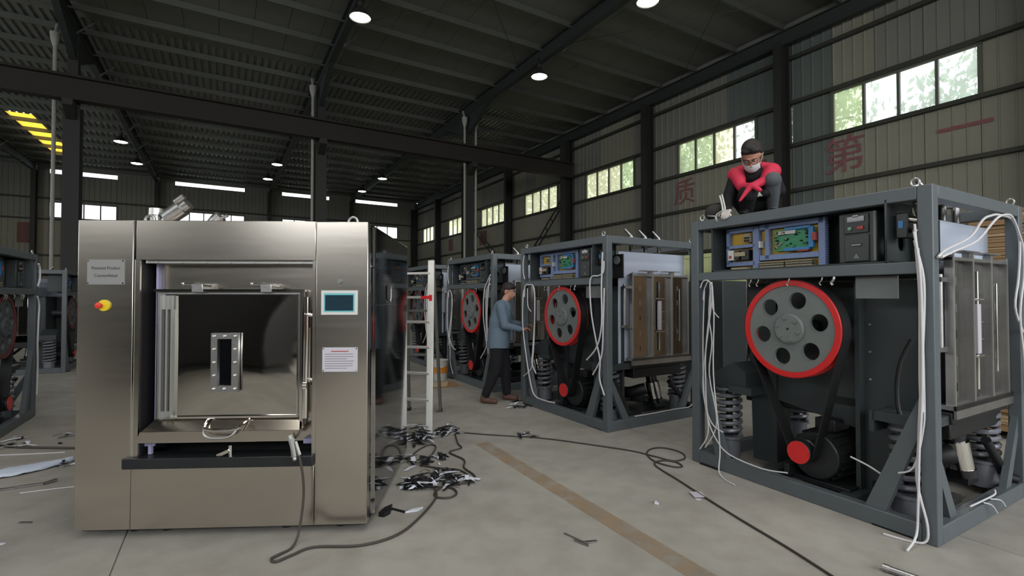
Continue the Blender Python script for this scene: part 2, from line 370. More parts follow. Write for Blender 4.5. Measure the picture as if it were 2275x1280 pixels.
def window(n, p0, p1, z0, z1, axis, pane, npan=4):
    w = hall('window_%d' % n, label=None, cat='window')
    def bx(m, t0, t1, za, zb, d0, d1):
        return m.b2(WX + d0, WX + d1, t0, t1, za, zb) if axis == 'r' else m.b2(t0, t1, A1 + d0, A1 + d1, za, zb)
    f = M(); bx(f, p0 - .05, p1 + .05, z0 - .05, z0 + .03, -.06, .06); bx(f, p0 - .05, p1 + .05, z1 - .03, z1 + .05, -.06, .06)
    bx(f, p0 - .05, p0 + .04, z0, z1, -.06, .06); bx(f, p1 - .04, p1 + .05, z0, z1, -.06, .06)
    ob('window_frame', f, 'frame', w, smooth=False)
    for i in range(npan):
        a = p0 + (p1 - p0) * i / npan; b = p0 + (p1 - p0) * (i + 1) / npan
        if i: ob('mullion', bx(M(), a - .035, a + .035, z0, z1, -.05, .05), 'frame', w, smooth=False)
        pm = PANE[pane[i] if isinstance(pane, (list, tuple)) else pane]
        ob('pane', bx(M(), a + .02, b - .02, z0 + .02, z1 - .02, .0, .006), pm, w, smooth=False)
    return w
nm = ['nearest', 'second', 'third', 'fourth', 'fifth', 'sixth', 'farthest']
for k, (a, b) in enumerate(RW):
    w = window(k + 1, a, b, 6.57, 7.87, 'r', [[0, 0, 0, 1], [0, 2, 1, 1], [1, 2, 2, 2], [2, 2, 2, 2], [2, 2, 2, 2], [2, 2, 2, 2], [2, 2, 2, 2]][k])
    w['label'] = '%s of the four-pane high windows in the right-hand wall' % nm[k]
for k, (a, b) in enumerate(FW):
    w = window(8 + k, a, b, 7.05, 8.12, 'f', 0, 5 if k == 1 else 4)
    w['label'] = ['bright end wall window beside the leftmost column', 'bright end wall window above the valves of the washer', 'end wall window mostly hidden behind the middle column', 'end wall window at the right corner of the hall', 'end wall window outside the left of the view'][k]
    s = hall('trim_%d' % (k + 1), label='bright light slot under the roof above end wall window %s' % ['by the leftmost column', 'above the washer', 'behind the middle column', 'near the right corner', 'outside the view'][k], cat='roof light')
    ob('slot_pane', M().b2(a + .2, b - .2, A1 - .01, A1, 10.15, 10.40), PANE[0], s, smooth=False)

# roof: sheets, purlins (run along x'), rafters (run along y')
ce = hall('ceiling', label='dim sheet metal roof on purlins', cat='ceiling')
zr = lambda a: 10.72
sk = (-9.0, -8.0, 33.6, 41.4)
i = 0
x = W0
while x < WX:
    xe = min(x + 1.02, WX + .2)
    for (a, b, mt) in ((A0, 21, 'roof'), (21, A1 + .3, 'rooffar')):
        if mt == 'rooffar' and abs((x + xe) / 2 - (sk[0] + sk[1]) / 2) < .5:
            segs = [(a, sk[2]), (sk[3], b)]; SKX = (x, xe)
        else: segs = [(a, b)]
        for (a, b) in segs:
            if mt == 'roof': m = M().b2(x + .006, xe - .006, a, b, ZR, ZR + .04)
            else:
                m = M(); pts = []
                for t in range(4):
                    q = x + (xe - x) * t / 4; s = (xe - x) / 4; pts += [(q, 0), (q + s * .55, 0), (q + s * .65, .05), (q + s * .9, .05)]
                pts.append((xe, 0)); k = len(pts)
                m.add([(p, yy, ZR + z) for yy in (a, b) for p, z in pts], [(j, k + j, k + j + 1, j + 1) for j in range(k - 1)])
            ob('roof_sheet', m, mt, ce, smooth=False)
    x += 1.02
ob('roof_cover', M().b2(W0, SKX[0], A0, A1 + .3, ZR + .06, ZR + .1).b2(SKX[1], WX + .2, A0, A1 + .3, ZR + .06, ZR + .1).b2(SKX[0], SKX[1], A0, sk[2], ZR + .06, ZR + .1).b2(SKX[0], SKX[1], sk[3], A1 + .3, ZR + .06, ZR + .1), 'roof', ce)
skl = hall('trim_6', label='yellow translucent roof light in the far left roof', cat='roof light')
ob('roof_pane', M().b2(SKX[0], SKX[1], sk[2], sk[3], ZR + .01, ZR + .03), PANE[3], skl, smooth=False)
a = A0 + .6; k = 0
while a < A1:
    m = M(); m.prism([(W0, a - .035, ZR - .2), (W0, a + .035, ZR - .2), (W0, a + .035, ZR - .185), (W0, a - .02, ZR - .185), (W0, a - .02, ZR - .015), (W0, a + .035, ZR - .015), (W0, a + .035, ZR), (W0, a - .035, ZR)], (WX - W0, 0, 0))
    ob('purlin', m, 'purlin', ce, smooth=False); a += 1.78
def ibeam(p, q, h, w, tf=.02, tw=.012, up=(0, 0, 1)):
    m = M(); p, q, x, y, z = m.frame(p, q, up)
    for s in (-1, 1): m.bar(p + y * s * (h / 2 - tf / 2), q + y * s * (h / 2 - tf / 2), w, tf, up)
    return m.bar(p, q, tw, h - 2 * tf, up)
BAYS = [16.1, 10.06, 3.42, -4.2, -11.0, -18.2]
bayn = ['along the right wall', 'in the second bay', 'in the middle bay', 'in the left bay', 'in the far left bay', 'along the left wall']
for w, n in zip(BAYS, bayn):
    r = hall('rafter', label='dark steel roof rafter ' + n, cat='rafter')
    z0 = 9.95 if w > 16 else 10.2
    ob('beam', ibeam((w, A0, z0 + .18), (w, A1 - .1, z0 + .18), .5, .22), 'rafter', r, smooth=False)
    if w < 16:
        for s in (-1, 1): ob('haunch', M().prism([(w - .09, 21 + s * .15, 9.2), (w - .09, 21 + s * 2.4, 10.15), (w - .09, 21 + s * .15, 10.15)], (.18, 0, 0)), 'rafter', r, smooth=False)
    for aa in [A0 + 1.2 + 3.56 * q for q in range(15)]:
        if w < 16: ob('knee_brace', M().bar((w + .1, aa, 10.05), (w + .55, aa, 10.5), .04, .04), 'purlin', r, smooth=False)
# columns in the middle row, with downpipes
for w, n, pip in ((10.06, 'third column of the middle row, right of centre', (-.28, .3)), (3.42, 'middle column behind the washer', (-.33,)), (-4.2, 'leftmost column, at the left edge of the view', (-.42,)), (-11.0, 'column outside the left of the view', ())):
    c = hall('steel_column', label='dark steel ' + n, cat='column')
    ob('column_shaft', ibeam((w, 21, 0), (w, 21, 7.75), .50, .42, up=(0, 1, 0)), 'column', c, smooth=False)
    ob('column_upper', ibeam((w, 21.0, 7.75), (w, 21.0, 10.0), .36, .26, up=(0, 1, 0)), 'column', c, smooth=False)
    ob('base_plate', M().box((w, 21, .015), (.5, .6, .03)), 'column', c)
    ob('crane_bracket', M().prism([(w - .13, 20.8, 7.75), (w - .13, 20.2, 7.75), (w - .13, 20.2, 7.55), (w - .13, 20.8, 7.2)], (.26, 0, 0)), 'column', c, smooth=False)
    for dx in pip:
        d = hall('downpipe', label='pale rain downpipe beside the ' + n, cat='pipe')
        if n.startswith('third'): d['label'] = 'pale rain downpipe on the %s side of the third column' % ('left' if dx < 0 else 'right')
        ob('pipe', M().cyl((w + dx, 20.75, .1), (w + dx, 20.75, 9.6), .055, n=12), 'pipe', d)
        ob('hopper', M().lathe([(.06, 9.5), (.13, 9.75), (.14, 9.95), (.12, 9.95)], (w + dx, 20.75, 0), n=12).cyl((w + dx, 20.75, 9.9), (w + dx, 20.95, 10.3), .05, n=8), 'pipe', d)
cb = hall('crane_beam', label='long rust-brown crane runway beam across the hall', cat='beam')
ob('runway', ibeam((W0, 20.5, 8.15), (WX - .4, 20.5, 8.15), .75, .36, .03, .02), 'crane', cb, smooth=False)
ob('rail', M().b2(W0, WX - .4, 20.46, 20.54, 8.525, 8.62), 'crane', cb)
ob('stiffener', M().b2(W0, W0 + .01, 20.35, 20.65, 7.8, 8.5), 'crane', cb)
wk = ['nearest', 'second', 'third', 'fourth', 'fifth', 'sixth', 'seventh', 'last', 'extra']
for k, a in enumerate([9.25, 15.2, 21.0, 27.2, 33.2, 39.2, 45.2, 3.3]):
    c = hall('wall_column', label='dark steel wall column, %s along the right wall' % (wk[k] if k < 7 else 'outside the view'), cat='column')
    wd_ = .46 if k == 2 else .26
    ob('column_shaft', ibeam((WX - .42, a, 0), (WX - .42, a, 9.9), .5, wd_, up=(1, 0, 0)), 'column', c, smooth=False)
for k, w in enumerate((10.06, 3.42, -4.2, -11.0)):
    c = hall('wall_column', label='dark steel end wall column, %s from the right corner' % wk[k + 0].replace('nearest', 'first'), cat='column')
    ob('column_shaft', ibeam((w, A1 - .4, 0), (w, A1 - .4, 10.2), .4, .26, up=(0, 1, 0)), 'column', c, smooth=False)
# lattice wall braces
for k, (p, q) in enumerate((((WX - .45, 33.0, 7.2), (WX - .45, 27.4, 3.2)), ((WX - .45, 21.3, 6.7), (WX - .45, 24.9, 3.6)))):
    b = hall('wall_brace', label='dark lattice wall brace %s' % ('sloping down to the right by the far windows' if k == 0 else 'sloping down to the left of the corner column'), cat='brace')
    p, q = V(p), V(q); d = (q - p).normalized(); nrm = d.cross(V((1, 0, 0))).normalized() * .16; m = M()
    m.bar(p + nrm, q + nrm, .06, .06).bar(p - nrm, q - nrm, .06, .06); L = (q - p).length; nn = int(L / .6)
    ob('chord', m, 'column', b, smooth=False); m = M()
    for t in range(nn + 1): c0 = p + d * L * t / nn; m.bar(c0 + nrm, c0 - nrm, .05, .05)
    ob('lacing', m, 'column', b, smooth=False)
# thin roof cross bracing rods
for k, (p, q) in enumerate((((3.6, 9, 10.3), (9.9, 16, 10.3)), ((9.9, 9, 10.3), (3.6, 16, 10.3)), ((10.2, 6, 10.3), (16, 13.5, 10.3)), ((16, 6, 10.3), (10.2, 13.5, 10.3)))):
    o = ob('tie_rod', M().cyl(p, q, .012, n=6), 'girt', None, rz=BA)
    tag(o, 'thin roof tie rod %s' % ['crossing the middle bay, near end left', 'crossing the middle bay, near end right', 'crossing the right bay, near end left', 'crossing the right bay, near end right'][k], 'rod', kind='structure')
# painted characters on the right wall: text facing -x'
def wall_text(ch, a, z, size, label, sx=1.0):
    T = Matrix.Translation((WX - .035, a, z)) @ Matrix.Rotation(-pi / 2, 4, 'Z') @ FRONT
    o = text('painted_character', ch, size, 'redpaint', wr, T, .006, sx); o['label'] = label
wall_text('\u8d28', 13.55, 5.75, 1.12, 'faded red painted character above the second machine')
wall_text('\u91cf', 10.4, 5.75, 1.12, 'faded red painted character behind the squatting man')
wall_text('\u7b2c', 7.55, 5.78, 1.2, 'faded red painted character under the nearest window')
wall_text('\u4e00', 4.75, 5.78, 1.2, 'faded red painted single stroke character')
for a, w_, z in ((37.3, .9, 5.8), (31.5, 1.1, 5.8)):
    m = M().b2(WX - .035, WX - .028, a - w_ / 2, a + w_ / 2, z - .5, z + .5)
    ob('painted_patch', m, 'faint', wr, smooth=False)
m = M().b2(-11.9, -10.9, A1 - .035, A1 - .028, 5.2, 6.6)
ob('painted_patch', m, 'faint', wf, smooth=False)['label'] = 'faded red painted character on the end wall at far left'

# high-bay lamps
def lamp():
    r = thing('high_bay_lamp', '', 'lamp', group='high-bay lamps')
    ob('shade', M().lathe([(.05, .34), (.07, .30), (.12, .26), (.30, .02), (.31, 0), (.30, .0), (.115, .245), (.05, .28)], n=24), 'lampshade', r)
    ob('bulb', M().lathe([(.01, -.01), (.16, .0), (.265, .012), (.27, .03), (.12, .16), (.04, .24)], n=16), 'lampbulb', r)
    ob('ballast', M().cyl((0, 0, .33), (0, 0, .5), .085, .07, 12), 'lampshade', r)
    ob('hook', M().cyl((0, 0, .5), (0, 0, .62), .01, n=6), 'lampshade', r); return r
L0 = lamp()
LP = [((3.42, 14.4), 'brightest big lamp at the top, left of centre'), ((10.06, 9.55), 'lamp cut by the top edge of the picture'), ((10.06, 14.9), 'lamp hanging right of centre above the second machine'),
      ((-4.4, 31.1), 'left upper lamp of the far left pair'), ((-4.3, 35.7), 'right lower lamp of the far left pair'), ((2.78, 31.75), 'upper lamp of the far middle pair'), ((2.6, 36.0), 'lower lamp of the far middle pair'),
      ((9.1, 32.0), 'upper lamp of the far right pair'), ((8.9, 36.6), 'lower lamp of the far right pair')]
for k, ((w, a), lb) in enumerate(LP):
    o = L0 if k == 0 else dup(L0); o.location = BM @ V((w, a, 9.65 if k < 3 else 9.3)); o['label'] = lb
    o.rotation_euler = (0, 0, BA)
    hk = ob('bracket', M().b2(-.03, .03, -.03, .03, .6, .70), 'lampshade', o)

# trees outside the right wall
def tree(w, a, h, r, label, seed):
    rr = random.Random(seed); c = BM @ V((w, a, 0)); t = thing('tree', label, 'tree', c, 0, 'trees outside the right wall')
    ob('trunk', M().tube([(0, 0, -.4), (.1, .05, h * .4), (-.05, .1, h * .75), (.1, 0, h)], .13, 8), 'bark', t)
    br = M()
    for k in range(9):
        an = rr.uniform(0, 6.28); z = h * rr.uniform(.45, .95); br.tube([(0, 0, z), (cos(an) * r * .4, sin(an) * r * .4, z + .5), (cos(an) * r * .85, sin(an) * r * .85, z + .7)], .035, 5)
    ob('branch', br, 'bark', t)
    m = M()
    for k in range(1700):
        u = V((rr.gauss(0, 1), rr.gauss(0, 1), rr.gauss(0, .8))).normalized() * r * rr.uniform(.35, 1.0) ** .6
        # clumps
        u = V((round(u.x / .9) * .9 + rr.gauss(0, .28), round(u.y / .9) * .9 + rr.gauss(0, .28), round(u.z / .8) * .8 + rr.gauss(0, .22)))
        s = rr.uniform(.10, .19); E = Euler((rr.uniform(0, 6), rr.uniform(0, 6), rr.uniform(0, 6))).to_matrix(); p = V((0, 0, h)) + u
        n = len(m.v); m.v += [p + E @ V(q) for q in ((-s, 0, 0), (0, -s * .5, .02), (s * 1.2, 0, 0), (0, s * .5, .02))]; m.f.append((n, n + 1, n + 2, n + 3))
    f = ob('foliage', m, 'leaf', t, smooth=False); f['kind'] = 'stuff'
for k, (w, a, h, r) in enumerate(((21.2, 5.6, 7.4, 2.0), (21.5, 11.4, 9.2, 2.1), (21.0, 17.6, 9.0, 2.2), (21.5, 23.8, 9.3, 2.2), (21.0, 30.0, 9.2, 2.2), (21.5, 36.2, 9.4, 2.2), (21, 42.4, 9.4, 2.2))):
    tree(w, a, h, r, 'leafy tree seen through the %s window of the right wall' % (nm + ['right part of the nearest'])[k], 100 + k)
# cars parked behind the photographer (they show in the mirror door)
def car(loc, rz, paint, label):
    t = thing('car', label, 'car', loc, rz)
    m = M().prism([(-2.1, -.85, .35), (-2.15, -.85, .75), (-1.9, -.85, .92), (-1.0, -.85, 1.0), (1.2, -.85, 1.0), (2.1, -.85, .85), (2.15, -.85, .4)], (0, 1.7, 0))
    ob('body', m, paint, t, bevel=.08)
    ob('cabin', M().prism([(-1.2, -.72, .98), (-.6, -.62, 1.42), (.7, -.62, 1.42), (1.5, -.72, .98)], (0, 1.4, 0)), 'glassdark', t, bevel=.05)
    for x in (-1.35, 1.35):
        for y in (-.86, .66): 
            w = ob('wheel', M().cyl((x, y, .32), (x, y + .2, .32), .32, n=24), 'black', t); ob('hub_cap', M().cyl((x, y - .01, .32), (x, y + .21, .32), .17, n=16), 'zinc', w)
car((-4.2, -7.2, 0), .25, 'carwhite', 'silver car parked behind the photographer')
car((1.0, -6.6, 0), -.35, 'carred', 'red car parked behind the photographer')
cv = thing('covered_machine', 'machine under a black tarpaulin behind the photographer', 'machine', (-4.6, -3.2, 0), .25)  # unseen block added behind the camera so the mirror door reflects dark
m = M().prism([(-2.0, -.8, .12), (-1.95, -.8, 2.0), (-1.2, -.8, 2.35), (.6, -.8, 2.45), (1.7, -.8, 2.1), (1.85, -.8, .12)], (0, 1.7, 0))
ob('tarpaulin', m, 'black', cv, bevel=.12); ob('skid', M().b2(-1.8, 1.7, -.7, .8, 0, .12), 'darkpaint', cv)

# ================================================================== MACHINES WITH OPEN GREY FRAMES (local axes: x along the pulley face, y into the machine)
FL, FD, FH = 1.80, 1.55, 2.19
def helix(m, x, y, z0, z1, r, wr, turns):
    pts = [(x + r * cos(2 * pi * t / 14), y + r * sin(2 * pi * t / 14), z0 + (z1 - z0) * t / (14 * turns)) for t in range(int(14 * turns) + 1)]
    return m.tube(pts, wr, 7, 1)
def machine(label):
    t = thing('washer_chassis', label, 'machine', group='unfinished washing machines')
    P = .08
    for x in (P / 2, FL - P / 2):
        for y in (P / 2, FD - P / 2): ob('post', M().b2(x - P / 2, x + P / 2, y - P / 2, y + P / 2, 0, FH), 'paint', t, bevel=.006)
    for y in (0, FD - P):
        ob('bottom_rail', M().b2(P, FL - P, y, y + P, 0, .11), 'paint', t, bevel=.006)
        ob('top_rail', M().b2(P, FL - P, y, y + P, FH - .085, FH), 'paint', t, bevel=.006)
    ob('middle_rail', M().b2(P, FL - P, 0, .07, 1.645, 1.72), 'paint', t, bevel=.006)
    for x in (0, FL - P):
        ob('bottom_rail', M().b2(x, x + P, P, FD - P, 0, .11), 'paint', t, bevel=.006)
        ob('top_rail', M().b2(x, x + P, P, FD - P, FH - .085, FH), 'paint', t, bevel=.006)
    for x in (.65, 1.25): ob('floor_beam', M().b2(x - .05, x + .05, P, FD - P, 0, .1), 'darkpaint', t)
    ob('foot_pad', M().b2(.1, .3, -.02, .12, -.0, .012).b2(1.45, 1.7, .0, .14, 0, .012), 'black', t)
    # diagonal braces
    ob('brace', M().prism([(.06, .015, .95), (.06, .015, .78), (.24, .015, .1), (.36, .015, .1)], (0, .05, 0)), 'paint', t, smooth=False)
    ob('brace', M().prism([(1.74, .015, .95), (1.74, .015, .74), (1.52, .015, .1), (1.40, .015, .1)], (0, .05, 0)), 'paint', t, smooth=False)
    ob('brace', M().prism([(1.735, .07, .62), (1.735, .07, .48), (1.735, .26, .1), (1.735, .36, .1)], (.04, 0, 0)), 'paint', t, smooth=False)
    ob('brace', M().prism([(1.735, 1.48, .62), (1.735, 1.48, .48), (1.735, 1.3, .1), (1.735, 1.2, .1)], (.04, 0, 0)), 'paint', t, smooth=False)
    # electrical box under the top rail
    bx = ob('electrical_box', M().b2(.20, 1.56, .34, .355, 1.72, 2.13).b2(.20, .215, .03, .34, 1.72, 2.13).b2(.20, 1.56, .03, .34, 1.72, 1.735).b2(.2, 1.56, .07, .34, 2.11, 2.125), 'darkpaint', t, smooth=False)
    side = holed([(0, 1.72), (.36, 1.72), (.36, 2.13), (0, 2.13)], [circ(.2, 1.86, .055)], .012)
    side.transform(Matrix.Rotation(pi / 2, 4, 'Z')); side.transform(Matrix.Translation((1.56, .0, 0)))
    ob('box_side', side, 'darkpaint', t, smooth=False)
    ob('top_sheet', M().b2(.1, 1.7, .06, .9, 2.19, 2.196), 'darkpaint', t, smooth=False)
    # control board with blue wiring ducts
    cb_ = ob('control_board', M().b2(.27, 1.09, .20, .21, 1.70, 2.10), 'yellow', t, smooth=False); cb_['label'] = 'yellow mounting plate with green circuit board'
    if True:
        for (x0, x1, z0, z1) in ((.255, .295, 1.78, 2.10), (.255, .535, 2.055, 2.105), (.255, .535, 1.765, 1.81), (.255, .535, 1.92, 1.955), (.51, .575, 1.69, 2.10), (.62, .665, 1.81, 2.10), (.57, 1.09, 2.055, 2.105), (1.045, 1.105, 1.69, 2.105), (.57, 1.06, 1.80, 1.85), (.57, 1.06, 1.69, 1.725)):
            k_ = .006; m = M().b2(x0 + k_, x1 - k_, .155, .20, z0 + k_, z1 - k_)
            ver = (z1 - z0) > (x1 - x0); n = int(max(x1 - x0, z1 - z0) / .018)
            for i in range(n):          # slotted duct fingers, proud of the cover
                q = (i + .5) / n
                if ver: m.b2(x0 + .002, x1 - .002, .165, .2, z0 + (z1 - z0) * q - .005, z0 + (z1 - z0) * q + .005)
                else: m.b2(x0 + (x1 - x0) * q - .005, x0 + (x1 - x0) * q + .005, .165, .2, z0 + .002, z1 - .002)
            ob('wiring_duct', m, 'duct', cb_, smooth=False)
        ob('circuit_board', M().b2(.70, 1.01, .165, .175, 1.87, 2.04), 'pcb', cb_, smooth=False)
        m = M()
        rr = random.Random(5)
        for i in range(26): x, z = rr.uniform(.71, .97), rr.uniform(1.885, 2.02); s = rr.uniform(.006, .018); m.b2(x, x + s, .15, .165, z, z + s * .8)
        o = ob('chip', m, 'black', cb_, smooth=False); o['kind'] = 'stuff'
        m = M()
        for i in range(14): x, z = rr.uniform(.71, .8), rr.uniform(1.885, 2.02); m.b2(x, x + .012, .148, .165, z, z + .012)
        ob('chip', m, 'beige', cb_, smooth=False)['kind'] = 'stuff'
        ob('connector_strip', M().b2(.80, 1.0, .14, .165, 2.03, 2.05).b2(.985, 1.02, .14, .165, 1.88, 2.04).b2(.79, .99, .14, .165, 1.865, 1.888), 'blueplug', cb_, smooth=False)
        ob('relay_row', M().b2(.74, .88, .15, .17, 2.0, 2.028), 'white', cb_, smooth=False)
        ob('connector', M().b2(1.018, 1.045, .13, .19, 1.93, 1.99).b2(.90, .98, .14, .19, 1.855, 1.868), 'redplug', cb_, smooth=False)
        m = M()
        for x0 in (.59, .81):
            for i in range(18): m.b2(x0 + i * .0115, x0 + i * .0115 + .009, .13, .19, 1.742, 1.79)
        ob('terminal_strip', m, 'beige', cb_, smooth=False)
        ob('terminal_rail', M().b2(.585, 1.03, .128, .15, 1.755, 1.762).b2(.585, 1.03, .126, .15, 1.775, 1.780), 'black', cb_, smooth=False)
        ob('power_supply', M().b2(.445, .50, .14, .2, 1.97, 2.04), 'beige', cb_, smooth=False)
        ob('terminal', M().b2(.45, .495, .13, .14, 1.975, 1.99).b2(.45, .495, .13, .14, 2.0, 2.012), 'black', cb_, smooth=False)
        ob('breaker', M().b2(.31, .365, .11, .2, 1.82, 1.905), 'white', cb_, smooth=False)
        ob('breaker_label', M().b2(.32, .345, .107, .11, 1.835, 1.86), 'redplug', cb_, smooth=False)
        ob('contactor', M().b2(.37, .42, .11, .2, 1.83, 1.90).b2(.43, .50, .12, .2, 1.82, 1.905), 'vfddark', cb_, smooth=False)
        ob('contactor_top', M().b2(.375, .47, .105, .12, 1.85, 1.885), 'beige', cb_, smooth=False)
        ob('relay', M().b2(.585, .60, .13, .2, 1.91, 1.965), 'white', cb_, smooth=False)
        ob('fuse_row', M().b2(.33, .48, .13, .2, 1.725, 1.755), 'beige', cb_, smooth=False)
    # inverter
    v = ob('inverter', M().b2(1.20, 1.52, .17, .34, 1.735, 2.09).b2(1.235, 1.475, .07, .17, 1.735, 2.085), 'vfd', t, bevel=.008); v['label'] = 'dark grey motor inverter with keypad'
    ob('cover', M().b2(1.28, 1.43, .056, .07, 1.745, 1.93), 'vfd', v, bevel=.004)
    ob('keypad', M().b2(1.275, 1.43, .058, .07, 1.94, 2.07), 'vfddark', v, bevel=.003)
    ob('display', M().b2(1.30, 1.405, .052, .058, 2.02, 2.055).b2(1.335, 1.37, .052, .058, 2.05, 2.065), 'glassdark', v, smooth=False)
    ob('run_button', M().cyl((1.315, .058, 1.975), (1.315, .048, 1.975), .012), 'greenbtn', v)
    ob('stop_button', M().b2(1.36, 1.40, .048, .058, 1.963, 1.987), 'redplug', v, bevel=.003)
    ob('badge', M().b2(1.32, 1.39, .052, .056, 1.85, 1.868), 'vfddark', v, smooth=False)
    ob('badge_line', M().b2(1.326, 1.384, .050, .052, 1.857, 1.861), 'zinc', v, smooth=False)
    ob('warning_mark', M().prism([(1.335, .052, 1.765), (1.375, .052, 1.765), (1.355, .052, 1.80)], (0, .004, 0)), 'castgrey', v, smooth=False)
    ob('side_rib', M().b2(1.455, 1.47, .064, .07, 1.745, 2.08), 'castgrey', v, smooth=False)
    # valve block right of the box
    vb = ob('valve_block', M().b2(1.585, 1.65, .06, .15, 1.88, 2.04), 'vfddark', t, bevel=.005); vb['label'] = 'black solenoid valve with a blue label'
    ob('valve_label', M().b2(1.60, 1.625, .057, .06, 1.945, 1.99), 'blueplug', vb, smooth=False)
    ob('fitting', M().cyl((1.65, .1, 2.0), (1.69, .1, 1.99), .024, .018).cyl((1.66, .1, 1.93), (1.70, .12, 1.92), .02).cyl((1.69, .1, 1.92), (1.71, .1, 2.02), .012), 'chrome', vb)
    ob('pressure_valve', M().cyl((1.68, .13, 2.09), (1.70, .12, 2.02), .028).cyl((1.70, .12, 2.03), (1.71, .11, 1.96), .018).cyl((1.71, .11, 1.96), (1.715, .11, 1.92), .024).ball((1.68, .13, 2.10), .03), 'chrome', t)
    ob('vent_disc', M().cyl((1.64, .30, 1.93), (1.64, .29, 1.93), .05, n=24), 'castgrey', t)
    ob('vent_plate', M().b2(1.575, 1.72, .31, .33, 1.72, 2.0), 'black', t, smooth=False)
    # hook row under the middle rail
    for x in (.59, .655, .905, 1.145, 1.225): ob('hook', M().tube([(x, .02, 1.65), (x + .012, .0, 1.635), (x + .006, -.004, 1.615), (x - .008, 0, 1.60), (x + .004, 0, 1.585)], .0045 if x < 1.2 else .009, 6), 'zinc', t)
    ob('small_plate', M().b2(1.33, 1.58, .09, .10, 1.49, 1.64), 'castgrey', t, smooth=False)
    # bearing plates
    ob('centre_plate', M().prism([(.30, .42, 1.62), (1.24, .42, 1.62), (1.24, .42, .50), (.52, .42, .62), (.30, .42, .62)], (0, .03, 0)), 'darkpaint', t, smooth=False)
    ob('support_leg', M().prism([(.30, .40, 1.60), (.56, .40, 1.60), (.56, .40, .06), (.34, .40, .06)], (0, .2, 0)), 'darkpaint', t, smooth=False)
    ob('support_leg', M().b2(1.22, 1.25, .30, .62, .06, 1.62), 'darkpaint', t, smooth=False)
    ob('side_plate', M().b2(1.25, 1.64, .38, .41, .1, 1.62), 'darkpaint', t, smooth=False)
    ob('bolt_row', M().cyl((1.29, .375, 1.3), (1.29, .365, 1.3), .008).cyl((1.29, .375, 1.1), (1.29, .365, 1.1), .008).cyl((1.29, .375, .9), (1.29, .365, .9), .008), 'zinc', t)
    # pulley
    pc = (.875, 1.255)
    pl = ob('pulley', M().lathe([(.334, .0), (.372, .0), (.378, .006), (.378, .03), (.36, .04), (.372, .05), (.36, .06), (.372, .07), (.36, .08), (.378, .09), (.378, .125), (.334, .125), (.334, .0)], (pc[0], .06, pc[1]), (0, 1, 0), 64), 'red', t); pl['label'] = 'large grey belt pulley with a red rim and six round holes'
    web = holed(circ(*pc, .335, 64), [circ(pc[0] + .225 * cos(radians(14 + 60 * k)), pc[1] + .225 * sin(radians(14 + 60 * k)), .066, 28) for k in range(6)], .02)
    web.transform(Matrix.Translation((0, .072, 0))); ob('pulley_disc', web, 'castgrey', pl, smooth=False)
    for k in range(6):
        a = radians(14 + 60 * k); ob('hole_lip', M().lathe([(.065, .0), (.069, .0), (.069, .03), (.065, .03), (.065, 0)], (pc[0] + .225 * cos(a), .069, pc[1] + .225 * sin(a)), (0, 1, 0), 24), 'castgrey', pl)
    ob('hub', M().lathe([(.001, 0), (.105, 0), (.118, .012), (.118, .06), (.001, .06)], (pc[0], .045, pc[1]), (0, 1, 0), 40), 'castgrey', pl)
    for k in range(6):
        a = radians(44 + 60 * k); ob('hub_bolt', M().cyl((pc[0] + .085 * cos(a), .046, pc[1] + .085 * sin(a)), (pc[0] + .085 * cos(a), .032, pc[1] + .085 * sin(a)), .015, n=6), 'castgrey', pl)
    ob('shaft', M().cyl((pc[0], .11, pc[1]), (pc[0], .42, pc[1]), .06), 'black', pl)
    ob('shaft_centre', M().cyl((pc[0], .0445, pc[1]), (pc[0], .040, pc[1]), .008), 'black', pl)
    # motor and belt
    mc = (.952, .33)
    mo = ob('motor', M().cyl((1.0, .16, .30), (1.0, .62, .30), .175, n=28), 'blackmetal', t, bevel=.01); mo['label'] = 'black finned electric motor'
    m = M()
    for k in range(20):
        a = 2 * pi * k / 20; m.bar((1.0 + .183 * cos(a), .2, .30 + .183 * sin(a)), (1.0 + .183 * cos(a), .58, .30 + .183 * sin(a)), .022, .006, (-sin(a), 0, cos(a)))
    ob('fin', m, 'blackmetal', mo, smooth=False)
    ob('fan_cover', M().lathe([(.06, -.1), (.16, -.09), (.19, -.06), (.19, .04), (.17, .05)], (1.0, .66, .30), (0, 1, 0), 28), 'blackmetal', mo)
    ob('junction_box', M().b2(.93, 1.08, .3, .5, .47, .56), 'blackmetal', mo, bevel=.006)
    ob('motor_base', M().b2(.78, 1.24, .16, .62, .085, .12).b2(.8, .84, .1, .66, .11, .2), 'blackmetal', mo, bevel=.004)
    ob('motor_shaft', M().cyl((mc[0], .06, mc[1]), (mc[0], .17, mc[1]), .03), 'dullsteel', mo)
    mp_ = ob('motor_pulley', M().lathe([(.001, 0), (.082, 0), (.086, .005), (.086, .02), (.076, .03), (.076, .09), (.086, .10), (.086, .12), (.001, .12)], (mc[0], .035, mc[1]), (0, 1, 0), 36), 'blackmetal', t)
    ob('pulley_face', M().cyl((mc[0], .037, mc[1]), (mc[0], .029, mc[1]), .083, n=36), 'red', mp_)
    d = V((mc[0] - pc[0], 0, mc[1] - pc[1])); L = d.length; u = d / L; r1, r2 = .374, .08; al = math.acos((r1 - r2) / L); base = math.atan2(u.z, u.x)
    path = [(pc[0] + r1 * cos(base + al + (2 * pi - 2 * al) * i / 40), pc[1] + r1 * sin(base + al + (2 * pi - 2 * al) * i / 40)) for i in range(41)] + [(mc[0] + r2 * cos(base - al + 2 * al * i / 12), mc[1] + r2 * sin(base - al + 2 * al * i / 12)) for i in range(13)]
    n = len(path); m = M(); vsx = []
    cx_, cz_ = sum(p[0] for p in path) / n, sum(p[1] for p in path) / n
